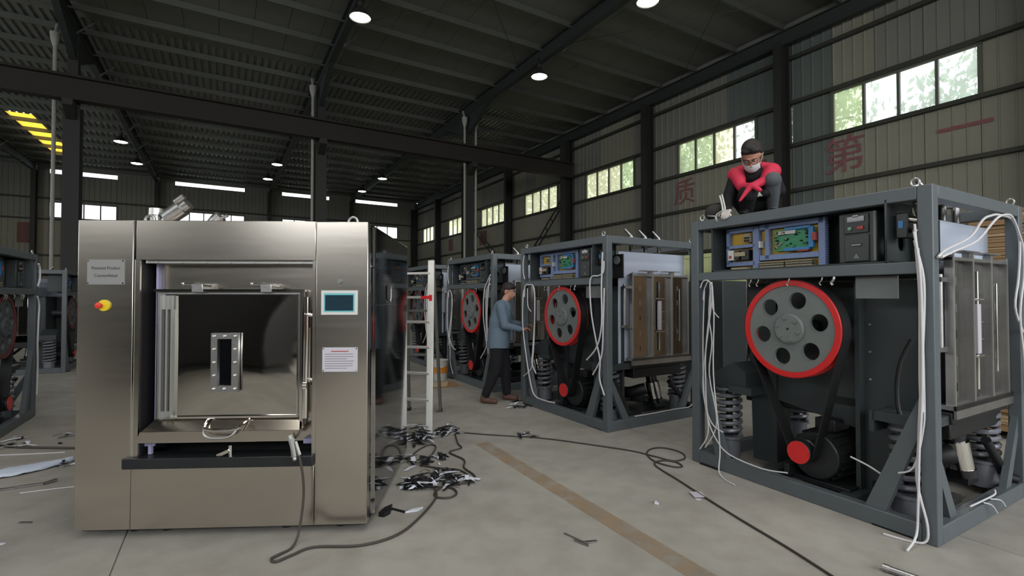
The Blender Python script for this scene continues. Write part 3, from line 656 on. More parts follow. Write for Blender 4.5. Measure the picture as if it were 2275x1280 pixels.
    for i, (x, z) in enumerate(path):
        a, b = path[i - 1], path[(i + 1) % n]; tx, tz = b[0] - a[0], b[1] - a[1]; l = math.hypot(tx, tz); nx, nz = tz / l, -tx / l
        if nx * (x - cx_) + nz * (z - cz_) < 0: nx, nz = -nx, -nz
        vsx += [(x, .07, z), (x, .175, z), (x + nx * .011, .175, z + nz * .011), (x + nx * .011, .07, z + nz * .011)]
    m.add(vsx, [(i * 4 + j, i * 4 + (j + 1) % 4, ((i + 1) % n) * 4 + (j + 1) % 4, ((i + 1) % n) * 4 + j) for i in range(n) for j in range(4)])
    ob('belt', m, 'black', t)
    # springs
    for (x, y, z0, z1) in ((.17, .30, .24, .68), (1.56, .26, .20, .64), (1.60, 1.36, .26, .66), (.17, 1.36, .24, .66)):
        s = ob('spring', helix(M(), x, y, z0, z1, .094, .020, 7), 'spring', t); s['label'] = 'thick grey coil spring'
        ob('spring_seat', M().cyl((x, y, .06), (x, y, z0 - .01), .095, n=20).cyl((x, y, z0 - .02), (x, y, z0), .115, n=20), 'spring', s)
        ob('spring_rod', M().cyl((x, y, z0), (x, y, z1), .03), 'black', s)
        ob('spring_top', M().cyl((x, y, z1), (x, y, z1 + .03), .115, n=20), 'darkpaint', s)
    ob('spring_bracket', M().prism([(.08, .18, .70), (.42, .18, .70), (.42, .18, .84), (.30, .18, .92), (.08, .18, .80)], (0, .26, 0)).b2(.28, .5, .14, .44, .66, .72), 'darkpaint', t, smooth=False)
    ob('spring_bracket', M().b2(1.40, 1.72, .14, .42, .66, .72).b2(1.38, 1.41, .14, .42, .58, .72), 'darkpaint', t, smooth=False)
    ob('spring_bracket', M().b2(1.45, 1.72, 1.24, 1.48, .68, .73).b2(.05, .35, 1.24, 1.48, .68, .73), 'darkpaint', t, smooth=False)
    # washer tub behind the plates
    tb = ob('tub', M().b2(.12, 1.58, .62, 1.44, .80, 1.84), 'mirror', t, bevel=.02); tb['label'] = 'polished stainless steel washing tub'
    ob('tub_seam', M().b2(.115, .125, .78, .80, .80, 1.84).b2(.115, .125, 1.2, 1.22, .80, 1.84), 'chrome', tb, smooth=False)
    ob('belly_tray', M().b2(1.0, 1.74, .42, 1.40, .66, .74).b2(.2, 1.70, .5, 1.4, .54, .66), 'black', t, bevel=.01)
    fp = ob('film_panel', M().b2(1.60, 1.615, .35, 1.50, .70, 2.04), 'film', t, smooth=False); fp['label'] = 'pale steel panel still in its bluish protective film'
    # loading door frame with stiffeners, on the near end
    dr = ob('tub_door', M().b2(1.695, 1.705, .45, 1.44, .78, 1.76), 'doorsteel', t, smooth=False); dr['label'] = 'stainless loading door with upright stiffeners'
    for (y, w_) in ((.44, .018), (.76, .04), (1.09, .04), (1.40, .018)):
        ob('stiffener', M().b2(1.70, 1.745, y, y + w_, .78, 1.78), 'dullsteel', dr, smooth=False)
        ob('stiffener_edge', M().b2(1.745, 1.752, y - .004, y + .010, .765, 1.79), 'zinc', dr, smooth=False)
    for y in (.60, .925, 1.25):
        for z in (.86, 1.04, 1.22, 1.40, 1.58): ob('slot', M().b2(1.704, 1.707, y, y + .008, z, z + .055), 'zinc' if z in (1.04, 1.4, 1.58) else 'black', dr, smooth=False)
    ob('door_sill', M().b2(1.66, 1.76, .42, 1.45, .755, .785).b2(1.745, 1.76, .42, 1.45, .70, .785), 'dullsteel', dr, smooth=False)
    ob('door_header', M().b2(1.66, 1.75, .44, 1.42, 1.745, 1.765), 'dullsteel', dr, smooth=False)
    ob('hinge_arm', M().b2(1.68, 1.76, .60, .86, 1.805, 1.815).b2(1.70, 1.74, .73, .79, 1.74, 1.81), 'dullsteel', dr, smooth=False)
    ob('hinge_arm', M().b2(1.68, 1.76, .98, 1.24, 1.805, 1.815).b2(1.70, 1.74, 1.10, 1.16, 1.74, 1.81), 'dullsteel', dr, smooth=False)
    ob('latch_plate', M().b2(1.715, 1.735, .88, .94, 1.10, 1.45), 'label', dr, bevel=.003)
    ob('latch_rod', M().cyl((1.72, .91, .85), (1.72, .91, 1.68), .012).cyl((1.725, .84, 1.08), (1.725, 1.0, 1.08), .008).cyl((1.725, .84, 1.48), (1.725, 1.0, 1.48), .008).cyl((1.725, .9, 1.2), (1.725, 1.0, 1.2), .006).cyl((1.725, .9, 1.32), (1.725, 1.0, 1.32), .006).cyl((1.72, 1.27, .95), (1.72, 1.27, 1.60), .01), 'chrome', dr)
    ob('side_latch', M().cyl((1.70, .36, 1.15), (1.70, .36, 1.65), .02).b2(1.67, 1.72, .34, .45, 1.6, 1.63).b2(1.67, 1.72, .34, .45, 1.14, 1.17), 'dullsteel', dr)
    for z in (.95, 1.12, 1.3, 1.48, 1.65):
        for y in (.58, 1.0): ob('bolt', M().cyl((1.665, y, z), (1.69, y, z), .012, n=8), 'zinc', dr)
    # dampers, tilt cylinder, hoses at the near end
    cy = ob('tilt_cylinder', M().cyl((1.60, .96, .25), (1.58, .93, .45), .082, n=24), 'chrome', t); cy['label'] = 'chrome tilt cylinder with black ends'
    ob('cylinder_end', M().cyl((1.605, .965, .20), (1.60, .96, .255), .088), 'glassdark', cy); ob('cylinder_end', M().cyl((1.58, .93, .445), (1.57, .915, .55), .066), 'glassdark', cy)
    ob('cylinder_rod', M().cyl((1.57, .915, .54), (1.56, .90, .66), .022).ball((1.56, .90, .61), .035), 'chrome', cy)
    ob('cylinder_foot', M().b2(1.46, 1.66, .90, 1.08, .15, .2), 'blackmetal', cy)
    ob('damper', M().cyl((1.70, 1.10, .46), (1.72, 1.42, .14), .03).cyl((1.72, 1.42, .14), (1.78, 1.44, .13), .035), 'blackmetal', t)
    ob('damper', M().cyl((1.70, .18, .55), (1.70, .40, .15), .034).ball((1.70, .41, .15), .035), 'blackmetal', t)
    ob('drain_pipe', M().tube([(1.3, .7, .3), (1.45, .7, .32), (1.55, .75, .36), (1.6, .8, .38)], .07, 14).b2(1.3, 1.72, .35, .6, .12, .17), 'black', t)
    ob('air_hose', M().tube([(1.60, .22, 1.22), (1.54, .2, 1.05), (1.52, .2, .84), (1.55, .2, .68), (1.62, .25, .6)], .014, 8), 'black', t)
    # lifting eyes
    for (x, y) in ((1.70, .04), (.1, .04), (1.76, 1.45)): ob('lifting_eye', M().tube([(x + .022 * cos(2 * pi * i / 14), y, FH + .03 + .024 * sin(2 * pi * i / 14)) for i in range(14)], .0065, 8, 1, True).cyl((x, y, FH), (x, y, FH + .01), .02), 'zinc', t)
    # cable strung along the inner top rail
    for y in (.62, .86, 1.10):
        ob('inlet_valve', M().cyl((1.55, y, 2.06), (1.55, y, 2.24), .026).cyl((1.55, y, 2.24), (1.52, y - .08, 2.33), .024, .012).cyl((1.50, y - .05, 2.20), (1.60, y + .05, 2.20), .03), 'dullsteel', t)
    return t
ABOVE = []
def place(o, near, ang):
    """put the machine so that its near right post (local x = FL) stands at `near`"""
    a = radians(ang); o.location = (near[0] - FL * cos(a), near[1] - FL * sin(a), 0); o.rotation_euler = (0, 0, a); return o
m1 = machine('nearest unfinished grey frame washer at right, with the man squatting on it')
others = [dup(m1) for _ in range(5)]
place(m1, (2.545, 2.945), -60.3)
for o, n, a, lb in zip(others, ((1.056, 5.418), (-.30, 7.68), (-1.73, 10.35)), (-58.8, -58.8, -58.8), ('second unfinished grey frame washer, between the standing man and the nearest one', 'third unfinished grey frame washer, behind the standing man', 'fourth unfinished grey frame washer, seen behind the ladder')):
    place(o, n, a); o['label'] = lb
m5 = others[3]; a5 = radians(121); m5.rotation_euler = (0, 0, a5); m5.scale = (.93, .93, .93); m5.location = (-6.02 - 1.8 * .93 * cos(a5), 6.2 - 1.8 * .93 * sin(a5), 0); m5['label'] = 'unfinished grey frame washer cut by the left edge of the picture'
m6 = others[4]; m6.rotation_euler = (0, 0, radians(121)); m6.scale = (.93, .93, .93); m6.location = (-8.86, 9.72, 0); m6['label'] = 'unfinished grey frame washer far left, between the column and the finished washer'
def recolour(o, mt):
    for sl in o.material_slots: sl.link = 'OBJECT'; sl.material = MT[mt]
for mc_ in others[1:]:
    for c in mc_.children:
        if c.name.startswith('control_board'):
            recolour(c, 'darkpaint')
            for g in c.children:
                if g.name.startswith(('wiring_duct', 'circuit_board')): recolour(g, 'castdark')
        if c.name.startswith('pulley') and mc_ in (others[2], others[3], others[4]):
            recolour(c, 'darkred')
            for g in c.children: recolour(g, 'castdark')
def cables(mach, lst, mt='cable'):
    for pts, r in lst: ob('cable', M().tube(pts, r, 7, 4), mt, mach)
F = lambda y, *p: [(q[0], y, q[1]) for q in p]
SI = lambda x, *p: [(x, q[0], q[1]) for q in p]
cables(m1, [
    (F(-.02, (.12, 1.58), (.15, 1.64), (.21, 1.64), (.25, 1.54), (.19, 1.14), (.14, .74), (.19, .43), (.27, .27), (.4, .17), (.69, .14), (.9, .17)), .0055),
    (F(-.03, (.23, 1.62), (.23, 1.42), (.18, 1.02), (.18, .62), (.2, .31), (.11, .14)), .0055),
    (F(-.045, (.26, 1.63), (.28, 1.34), (.27, .84), (.32, .34), (.33, .16)) + [(.36, -.1, .04), (.45, -.16, .008), (.58, -.2, .008)], .0055),
    (F(-.015, (.16, 1.56), (.14, 1.1), (.15, .62), (.22, .4), (.34, .34)), .0055),
    (F(-.01, (.22, 1.58), (.2, 1.34), (.23, 1.1), (.2, .82), (.27, .48), (.25, .32), (.15, .16)), .0055),
    (F(-.02, (.2, 1.64), (.16, 1.56), (.15, 1.47)), .0045), (F(-.02, (.24, 1.6), (.25, 1.4), (.31, 1.32)), .0045),
    (F(-.03, (1.72, 1.95), (1.73, 1.8), (1.76, 1.62), (1.76, 1.39), (1.74, .98), (1.73, .79), (1.72, .56), (1.71, .4), (1.73, .27), (1.76, .13), (1.755, .03)) + [(1.70, -.06, .008), (1.56, -.1, .008)], .007),
    (F(-.04, (1.72, 1.9), (1.75, 1.6), (1.75, .95), (1.73, .57), (1.72, .24)) + [(1.72, -.07, .06), (1.73, -.22, .008)], .007),
    (F(-.015, (1.71, 1.85), (1.74, 1.6), (1.75, .9), (1.74, .68), (1.69, .45), (1.61, .39)), .0055),
    (F(-.02, (1.725, 1.8), (1.74, 1.5), (1.735, 1.0), (1.74, .8)), .012),
    (F(.10, (1.28, .38), (1.39, .35), (1.5, .30)), .006),
    (SI(1.815, (.02, 1.74), (.13, 1.79), (.5, 1.89), (.72, 2.02), (.86, 2.06), (1.02, 2.08), (1.30, 2.06), (1.42, 1.91), (1.38, 1.64), (1.3, 1.43), (1.43, 1.26), (1.52, 1.22)), .008),
    (SI(1.825, (.04, 1.74), (.2, 1.78), (.58, 1.87), (.9, 2.03), (1.06, 2.08), (1.24, 2.08), (1.4, 1.94), (1.46, 1.84), (1.45, 1.64), (1.36, 1.37), (1.43, 1.02), (1.44, .78)), .008),
    ([(1.78, .54, .125), (1.79, .73, .13), (1.79, .93, .13), (1.78, .97, .15)], .006), ([(1.80, .7, .125), (1.83, .74, .11), (1.84, .8, .05)], .004), ([(1.80, .82, .125), (1.83, .9, .11), (1.84, .95, .06)], .004)])
m2 = others[0]
M2C = [
    (F(-.02, (.13, 1.5), (.15, 1.65), (.24, 1.67), (.37, 1.62), (.39, 1.26), (.34, .77), (.32, .6), (.42, .47)), .009),
    (F(-.03, (.14, 1.6), (.11, 1.5), (.10, 1.12), (.19, .69), (.3, .33), (.41, .17), (.67, .15), (.85, .16)), .009),
    (F(-.015, (.38, 1.56), (.37, 1.01), (.33, .64), (.28, .51), (.1, .39)), .008), (F(-.02, (.21, 1.62), (.22, 1.38), (.3, 1.3)), .007),
    (F(-.02, (1.77, 1.9), (1.76, 1.78), (1.68, 1.74), (1.56, 1.73), (1.53, 1.6), (1.56, 1.29), (1.64, .99), (1.7, .79), (1.69, .59), (1.77, .41)), .009),
    (F(-.03, (1.76, 2.0), (1.74, 1.6), (1.74, 1.2), (1.66, .94), (1.48, .77)), .009), (F(-.015, (1.77, 1.6), (1.75, 1.2), (1.72, .84), (1.57, .61)), .009),
    (F(-.02, (.13, 2.08), (.10, 2.0), (.10, 1.85), (.14, 1.75)), .007),
    (SI(1.70, (.25, 2.13), (.32, 2.15), (.75, 2.15), (1.4, 2.14), (1.5, 2.05)), .012), ([(1.8, .42, .13), (1.79, .7, .125), (1.79, 1.1, .13), (1.8, 1.35, .13), (1.8, 1.45, .2)], .006)]
cables(m2, M2C)
M3C = [
    (F(-.02, (.13, 1.5), (.15, 1.62), (.24, 1.6), (.30, 1.4), (.24, 1.1), (.16, .8), (.3, .6), (.45, .55)), .009), (F(-.03, (.14, 1.6), (.10, 1.3), (.12, .9), (.22, .6), (.24, .3), (.36, .1)), .009),
    (F(-.02, (.28, 1.55), (.28, 1.2), (.2, .8), (.12, .6)), .009),
    (F(-.02, (1.76, 1.85), (1.66, 1.75), (1.55, 1.6), (1.52, 1.2), (1.60, .85), (1.62, .7), (1.42, .5)), .010), (F(-.03, (1.76, 1.8), (1.70, 1.6), (1.66, 1.2), (1.68, .9), (1.70, .6)), .010),
    (F(-.015, (1.74, 1.7), (1.62, 1.6), (1.60, 1.2), (1.64, .8)), .010), (F(-.02, (.13, 2.08), (.10, 2.0), (.10, 1.85), (.14, 1.75)), .009)]
cables(others[1], M3C); cables(others[2], [M3C[3], M3C[4], M3C[5], M3C[1]])
cables(m5, [(F(-.03, (1.68, 2.06), (1.74, 2.0), (1.74, 1.85), (1.66, 1.76)), .012), (F(-.03, (1.66, 1.62), (1.74, 1.5), (1.72, 1.3), (1.70, 1.0), (1.72, .7), (1.70, .3)), .010)])

# ================================================================== FINISHED WASHER
WA = radians(3.1)
wz = thing('industrial_washer', 'finished brushed stainless steel industrial washer with mirror door and touch screen', 'washing machine', (-2.715, 3.05, 0), WA)
S = 'brushed'
MT['brushed'] = MT['steel']
WW, WD, B0, T0 = 1.79, 1.50, .05, 1.985
ob('left_front_panel', M().b2(0, .334, 0, .06, B0, T0), 'steel', wz, bevel=.004)
ob('seam_strip', M().b2(.336, .345, -.002, .05, .50, T0), 'chrome', wz, smooth=False)
ob('bottom_front_panel', M().b2(.336, 1.455, .0, .06, B0, .43), 'steel', wz, bevel=.003)
ob('top_front_panel', M().b2(.348, 1.457, 0, .06, 1.735, T0), 'steel', wz, bevel=.003)
ob('right_front_panel', M().b2(1.461, WW, 0, .06, B0, T0), 'steel', wz, bevel=.004)
ob('seam_strip', M().b2(1.457, 1.461, .002, .05, B0, T0), 'chrome', wz, smooth=False)
ob('door_surround', M().b2(.345, .375, .0, .25, .50, 1.735), 'steel', wz, smooth=False)
ob('door_surround', M().b2(1.44, 1.457, .0, .25, .50, 1.735), 'steel', wz, smooth=False)
ob('sill_trim', M().b2(.30, 1.455, -.03, .12, .432, .498), 'blackmetal', wz, bevel=.004)
ob('side_panel', M().b2(WW - .03, WW, .062, .16, B0, T0 - .005), 'sidesteel', wz, bevel=.003)
ob('side_panel', M().b2(WW - .03, WW + .012, .168, WD, B0, T0 - .01), 'sidesteel', wz, bevel=.004)
ob('side_seam', M().b2(WW - .01, WW + .014, .160, .168, B0, T0 - .01), 'chrome', wz, smooth=False)
ob('side_panel', M().b2(0, .03, .06, WD, B0, T0), 'sidesteel', wz, smooth=False)
ob('side_joint', M().b2(WW + .012, WW + .0135, .17, .9, 1.44, 1.446).b2(WW, WW + .0135, .07, .35, 1.70, 1.705), 'chrome', wz, smooth=False)
ob('side_handle', M().tube([(WW + .012, .62, 1.60), (WW + .03, .62, 1.58), (WW + .03, .62, 1.48), (WW + .012, .62, 1.46)], .008), 'chrome', wz)
ob('back_panel', M().b2(0, WW, WD - .03, WD, B0, T0 - .01), 'sidesteel', wz, smooth=False)
ob('top_panel', M().b2(.0, WW, .06, WD, T0 - .03, T0 - .004), 'steel', wz, smooth=False)
ob('base_frame', M().b2(.02, WW - .02, .04, WD - .02, .03, .06), 'blackmetal', wz, smooth=False)
for x in (.3, .5, 1.25, 1.6):
    for y in (.12, 1.2): ob('foot', M().cyl((x, y, 0), (x, y, .032), .035, n=16), 'black', wz)
# recess: lit back plate, coloured film edges
ob('recess_back', M().b2(.40, 1.44, .13, .15, .55, 1.72), 'steel', wz, smooth=False)
ob('gap_liner', M().b2(.376, .379, .02, .30, .50, 1.735).b2(.378, .41, .20, .22, .5, 1.72), 'black', wz, smooth=False)  # black sheets standing in for the shade inside the gap
ob('recess_void', M().b2(.345, 1.45, .30, .32, .43, 1.735), 'black', wz, smooth=False)  # black back sheet, shade of the recess depth put into its colour
ob('film_edge', M().b2(.410, .424, .10, .13, .60, 1.715), 'lilac', wz, smooth=False)
ob('film_edge', M().b2(.39, 1.05, .10, .13, .555, .575).b2(1.36, 1.44, .08, .13, .545, .575).b2(.375, .44, .055, .07, .55, .575).b2(.405, .425, .05, .07, .50, .60), 'lilac', wz, smooth=False)
ob('navy_film', M().b2(.375, .402, .15, .17, .6, 1.6), 'navy', wz, smooth=False)  # plain navy strip in the gap left of the door
m = M().b2(.39, 1.455, .03, .13, 1.715, 1.735)
for i in range(7): m.cyl((.46 + .15 * i, .03, 1.722), (.46 + .15 * i, .024, 1.722), .008, n=8)
ob('header_strip', m, 'zinc', wz)
ob('sill_catch', M().cyl((.93, .02, .47), (.93, .02, .56), .014).bar((.86, .0, .50), (.93, .0, .53), .02, .02), 'chrome', wz)
# door: framed mirror panel, slightly dished
dr = ob('door', M().b2(.43, 1.365, .07, .125, .66, 1.545), 'dullsteel', wz, bevel=.01); dr['label'] = 'mirror polished loading door with a narrow bolted window'
n1, n2 = 30, 30; m = M(); x0, x1, z0, z1 = .545, 1.325, .735, 1.51
vsx = []
for j in range(n2 + 1):
    for i in range(n1 + 1):
        u, w_ = i / n1, j / n2; bulge = .016 * sin(pi * u) * sin(pi * w_)
        vsx.append((x0 + (x1 - x0) * u, .066 - bulge, z0 + (z1 - z0) * w_))
m.add(vsx, [(j * (n1 + 1) + i, j * (n1 + 1) + i + 1, (j + 1) * (n1 + 1) + i + 1, (j + 1) * (n1 + 1) + i) for j in range(n2) for i in range(n1)])
ob('mirror_panel', m, 'mirror', dr)
ob('door_rim', M().b2(.43, 1.365, .045, .07, 1.535, 1.55).b2(1.345, 1.362, .045, .07, .66, 1.55).b2(.50, 1.335, .05, .07, .722, .735).b2(1.325, 1.333, .05, .07, .73, 1.52).b2(.5, 1.33, .052, .07, 1.508, 1.518), 'chrome', dr, smooth=False)
ob('door_lip', M().prism([(.41, -.03, .66), (1.375, -.03, .66), (1.34, .07, .72), (.44, .07, .72)], (0, .001, -.004)).prism([(.385, -.035, .595), (1.335, -.035, .595), (1.375, -.035, .662), (.41, -.035, .662)], (0, .1, 0)), 'cardlight' if False else 'steel', dr, smooth=False)
ob('channel_bar', M().b2(.475, .487, .035, .066, .73, 1.51).b2(.542, .552, .035, .066, .73, 1.51).b2(.475, .552, .05, .066, 1.42, 1.51).b2(.475, .552, .05, .066, .72, .77).b2(.505, .518, .045, .066, .73, 1.5), 'zinc', dr, smooth=False)
wf_ = holed([(.80, .895), (.97, .895), (.97, 1.27), (.80, 1.27)], [[(.84, .935), (.928, .935), (.928, 1.232), (.84, 1.232)]], .022)
wf_.transform(Matrix.Translation((0, .022, 0))); wfo = ob('window_frame', wf_, 'dullsteel', dr, smooth=False)
ob('window_glass', M().b2(.838, .93, .037, .043, .93, 1.235), 'glassdark', dr, smooth=False)
m = M()
for x, z in [(.82, .915), (.885, .915), (.95, .915), (.82, 1.0), (.95, 1.0), (.82, 1.083), (.95, 1.083), (.82, 1.167), (.95, 1.167), (.82, 1.25), (.885, 1.25), (.95, 1.25)]:
    ob('window_bolt', M().lathe([(.001, 0), (.007, .002), (.009, .008), (.009, .012)], (x, .010, z), (0, 1, 0), 10), 'chrome', dr)
ob('door_handle', M().tube([(.775, .06, .715), (.79, -.0, .70), (.81, -.05, .68), (.90, -.055, .672), (1.0, -.05, .68), (1.02, .0, .70), (1.03, .06, .715)], .011, 8, 3), 'chrome', dr)
ob('handle_bar', M().tube([(.80, -.04, .685), (.81, -.065, .655), (.84, -.075, .635), (.90, -.075, .63), (.96, -.075, .635), (.99, -.065, .655), (1.0, -.04, .685)], .007, 8, 3), 'dullsteel', dr)
for x in (.70, 1.13):
    h = ob('door_hinge', M().b2(x - .035, x + .035, .04, .13, 1.53, 1.585), 'dullsteel', wz, bevel=.004)
    ob('hinge_pin', M().cyl((x - .095, .05, 1.585), (x - .02, .05, 1.58), .009).cyl((x - .02, .05, 1.58), (x + .085, .05, 1.568), .007).ball((x - .09, .05, 1.585), .013), 'chrome', h)
ob('gas_strut', M().cyl((1.405, .05, .95), (1.405, .05, 1.30), .012).cyl((1.385, .045, .72), (1.39, .045, 1.5), .019).cyl((1.375, .04, .93), (1.40, .04, .93), .026), 'chrome', wz)
ob('gas_strut_body', M().cyl((1.425, .06, .93), (1.425, .06, 1.42), .013), 'black', wz)
ob('strut_bracket', M().cyl((1.38, .04, 1.39), (1.43, .04, 1.38), .014).ball((1.425, .04, .965), .014), 'chrome', wz)
# controls and plates
ob('name_plate', M().b2(.06, .283, -.004, .0, 1.578, 1.735), 'platemetal', wz, smooth=False)['label'] = 'grey plate reading Patented Product Counterfeited'
np_ = wz.children[-1]
def T_(x, z, y=-.0045): return Matrix.Translation((x, y, z)) @ FRONT
npo = [c for c in bpy.data.objects if c.name.startswith('name_plate')][0]
text('plate_text', 'Patented Product', .0285, 'ink', npo, T_(.172, 1.681), .0006, .86)
text('plate_text', 'Counterfeited', .0285, 'ink', npo, T_(.172, 1.634), .0006, .86)
for x in (.067, .276):
    for z in (1.587, 1.727): ob('plate_screw', M().cyl((x, -.004, z), (x, -.007, z), .005, n=10), 'chrome', npo)
es = ob('emergency_stop', M().lathe([(.001, 0), (.034, 0), (.036, .003), (.036, .012), (.001, .012)], (.165, -.012, 1.447), (0, 1, 0), 28), 'estopy', wz); es['label'] = 'red emergency stop button on a yellow ring'
ob('stop_button', M().lathe([(.001, 0), (.018, .003), (.02, .01), (.014, .02), (.012, .03)], (.152, -.042, 1.447), (0, 1, 0), 20), 'estopr', es)
ts = ob('touch_screen', M().b2(1.497, 1.727, -.012, .0, 1.385, 1.542), 'white', wz, bevel=.003); ts['label'] = 'touch screen with white frame and teal edge'
ob('screen_bezel', M().b2(1.516, 1.708, -.014, -.012, 1.405, 1.524), 'teal', ts, smooth=False)
ob('screen_glass', M().b2(1.524, 1.700, -.0155, -.014, 1.413, 1.512), 'screen', ts, smooth=False)
ip = ob('instruction_plate', M().b2(1.505, 1.727, -.004, .0, 1.022, 1.177), 'label', wz, smooth=False); ip['label'] = 'pale plate with small print and a red heading'
ob('plate_heading', M().b2(1.56, 1.67, -.0048, -.004, 1.149, 1.155), 'redink', ip, smooth=False)
m = M()
for i in range(7): m.b2(1.52, 1.71 - (.05 if i in (2, 6) else R.uniform(0, .02)), -.0046, -.004, 1.133 - i * .015, 1.1355 - i * .015)
ob('plate_print', m, 'ink', ip, smooth=False)
for x in (1.512, 1.72):
    for z in (1.03, 1.17): ob('plate_screw', M().cyl((x, -.004, z), (x, -.007, z), .004, n=10), 'chrome', ip)
ob('key_switch', M().cyl((1.612, -.012, 1.60), (1.612, 0, 1.60), .014, n=18).cyl((1.612, -.004, 1.573), (1.612, 0, 1.573), .005, n=8), 'castgrey', wz)
# lifting eyes and valves on top
for x, y in ((1.60, .35), (.20, .35)): ob('lifting_eye', M().tube([(x + .032 * cos(2 * pi * i / 14), y, T0 + .05 + .036 * sin(2 * pi * i / 14)) for i in range(14)], .009, 8, 1, True).cyl((x, y, T0 - .01), (x, y, T0 + .015), .022), 'zinc', wz)
va = ob('steam_valve', M().lathe([(.0, .16), (.045, .16), (.047, .11), (.038, .11), (.036, -.01)], (.145, .5, T0), (0, 0, 1), 20), 'zinc', wz)
ob('valve_elbow', M().tube([(.17, .5, T0 + .06), (.21, .5, T0 + .055), (.25, .5, T0 + .03), (.25, .5, T0 - .01)], .03, 10), 'dullsteel', va)
ob('valve_actuator', M().cyl((.22, .5, T0 + .09), (.33, .5, T0 + .17), .058, .06, n=20).cyl((.33, .5, T0 + .17), (.37, .5, T0 + .20), .045, n=12).cyl((.30, .46, T0 + .20), (.36, .46, T0 + .245), .022).cyl((.22, .5, T0 + .09), (.20, .5, T0 + .05), .03), 'dullsteel', va)
vb2 = ob('water_valve', M().cyl((.50, .5, T0), (.57, .5, T0 + .08), .036, .045, n=16).cyl((.57, .5, T0 + .08), (.60, .5, T0 + .11), .045, n=12).cyl((.59, .5, T0 + .09), (.65, .5, T0 + .115), .012), 'dullsteel', wz)
ob('valve_cap', M().cyl((.42, .5, T0 - .01), (.42, .5, T0 + .025), .04, .03, n=14), 'dullsteel', vb2)
# steel clip hanging at the sill, with the dark cord
cl = thing('earth_clamp', 'silver welding earth clamp hanging at the washer sill', 'clamp', (0, 0, 0))
WT = Matrix.Translation((-2.715, 3.05, 0)) @ Matrix.Rotation(WA, 4, 'Z')
def WL(x, y, z): return WT @ V((x, y, z))
ob('jaw', M().bar(WL(1.345, -.07, .62), WL(1.365, -.085, .51), .022, .022).bar(WL(1.33, -.07, .64), WL(1.36, -.08, .55), .03, .012).ball(WL(1.37, -.087, .50), .014), 'zinc', cl)
ob('handle', M().bar(WL(1.365, -.07, .60), WL(1.395, -.08, .52), .02, .012), 'dullsteel', cl)
def cord(pts, r, label, mt='cord', name='power_cord', cat='cord', group=None, sub=6):
    return tag(ob(name, M().tube(pts, r, 8, sub), mt), label, cat, group)
FZ = lambda r, *p: [(x, y, r + .001) for x, y in p]
cord([WL(1.39, -.08, .53), WL(1.42, -.09, .40), WL(1.425, -.09, .25), (-1.30, 3.0, .06)] + FZ(.008, (-1.31, 2.93), (-1.345, 2.86), (-1.37, 2.81), (-1.33, 2.78), (-1.27, 2.85), (-1.18, 2.94), (-.91, 2.96), (-.72, 3.09), (-.62, 3.35), (-.565, 3.66), (-.60, 3.82)), .008, 'dark cord looping from the washer sill across the floor')

# ================================================================== LOOSE THINGS
cord(FZ(.007, (-.60, 5.42), (-.231, 5.314), (.298, 5.196), (.743, 4.991), (1.148, 4.774), (1.321, 4.614), (1.47, 4.48), (1.60, 4.55), (1.62, 4.72), (1.50, 4.86), (1.36, 4.82), (1.28, 4.66), (1.30, 4.45), (1.42, 4.32), (1.50, 4.33), (1.48, 4.44), (1.36, 4.48), (1.27, 4.36), (1.36, 3.99), (1.442, 3.646), (1.538, 3.284), (1.641, 2.935), (1.72, 2.60), (1.78, 2.3), (1.80, 2.0)), .007, 'long dark cord with a small coil, running across the floor to the lower right')
cord(FZ(.008, (-.62, 5.35), (-.55, 5.0), (-.50, 4.85), (-.60, 4.72), (-.44, 4.5), (-.42, 4.3), (-.32, 4.12), (-.30, 3.98), (-.36, 3.95), (-.6, 3.86), (-.75, 3.9)), .008, 'dark cord curving around the right side of the scrap piles')
cord(FZ(.008, (-.8, 4.35), (-.62, 4.28), (-.46, 4.24), (-.36, 4.1), (-.33, 4.0), (-.40, 4.02), (-.45, 4.12)), .008, 'thin dark cord between the two black scrap piles')
cord(FZ(.008, (-.57, 3.86), (-.47, 3.84), (-.42, 3.74), (-.46, 3.66), (-.55, 3.66), (-.59, 3.74), (-.56, 3.84)), .008, 'small closed loop of dark cord in front of the largest scrap pile')
cord(FZ(.007, (-.95, 4.45), (-.92, 4.75), (-.84, 4.95), (-.76, 4.9), (-.76, 4.65), (-.80, 4.5)), .007, 'dark cord arching beside the finished washer')
cord(FZ(.008, (-5.2, 4.95), (-4.9, 4.87), (-4.5, 4.85), (-4.0, 4.82), (-3.2, 4.7)), .012, 'thick black cable on the floor left of the finished washer')
cord(FZ(.004, (-5.1, 4.62), (-4.7, 4.66), (-4.3, 4.73)), .005, 'white wire on the floor under the black cable', 'cable')
cord(FZ(.004, (-3.75, 3.75), (-3.5, 3.86), (-3.2, 3.93)), .004, 'short white wire beside the lower left corner of the washer', 'cable')
cord(FZ(.004, (-4.9, 5.4), (-4.5, 5.35), (-4.1, 5.4)), .005, 'white wire near the left machine, farther from the black cable', 'cable')
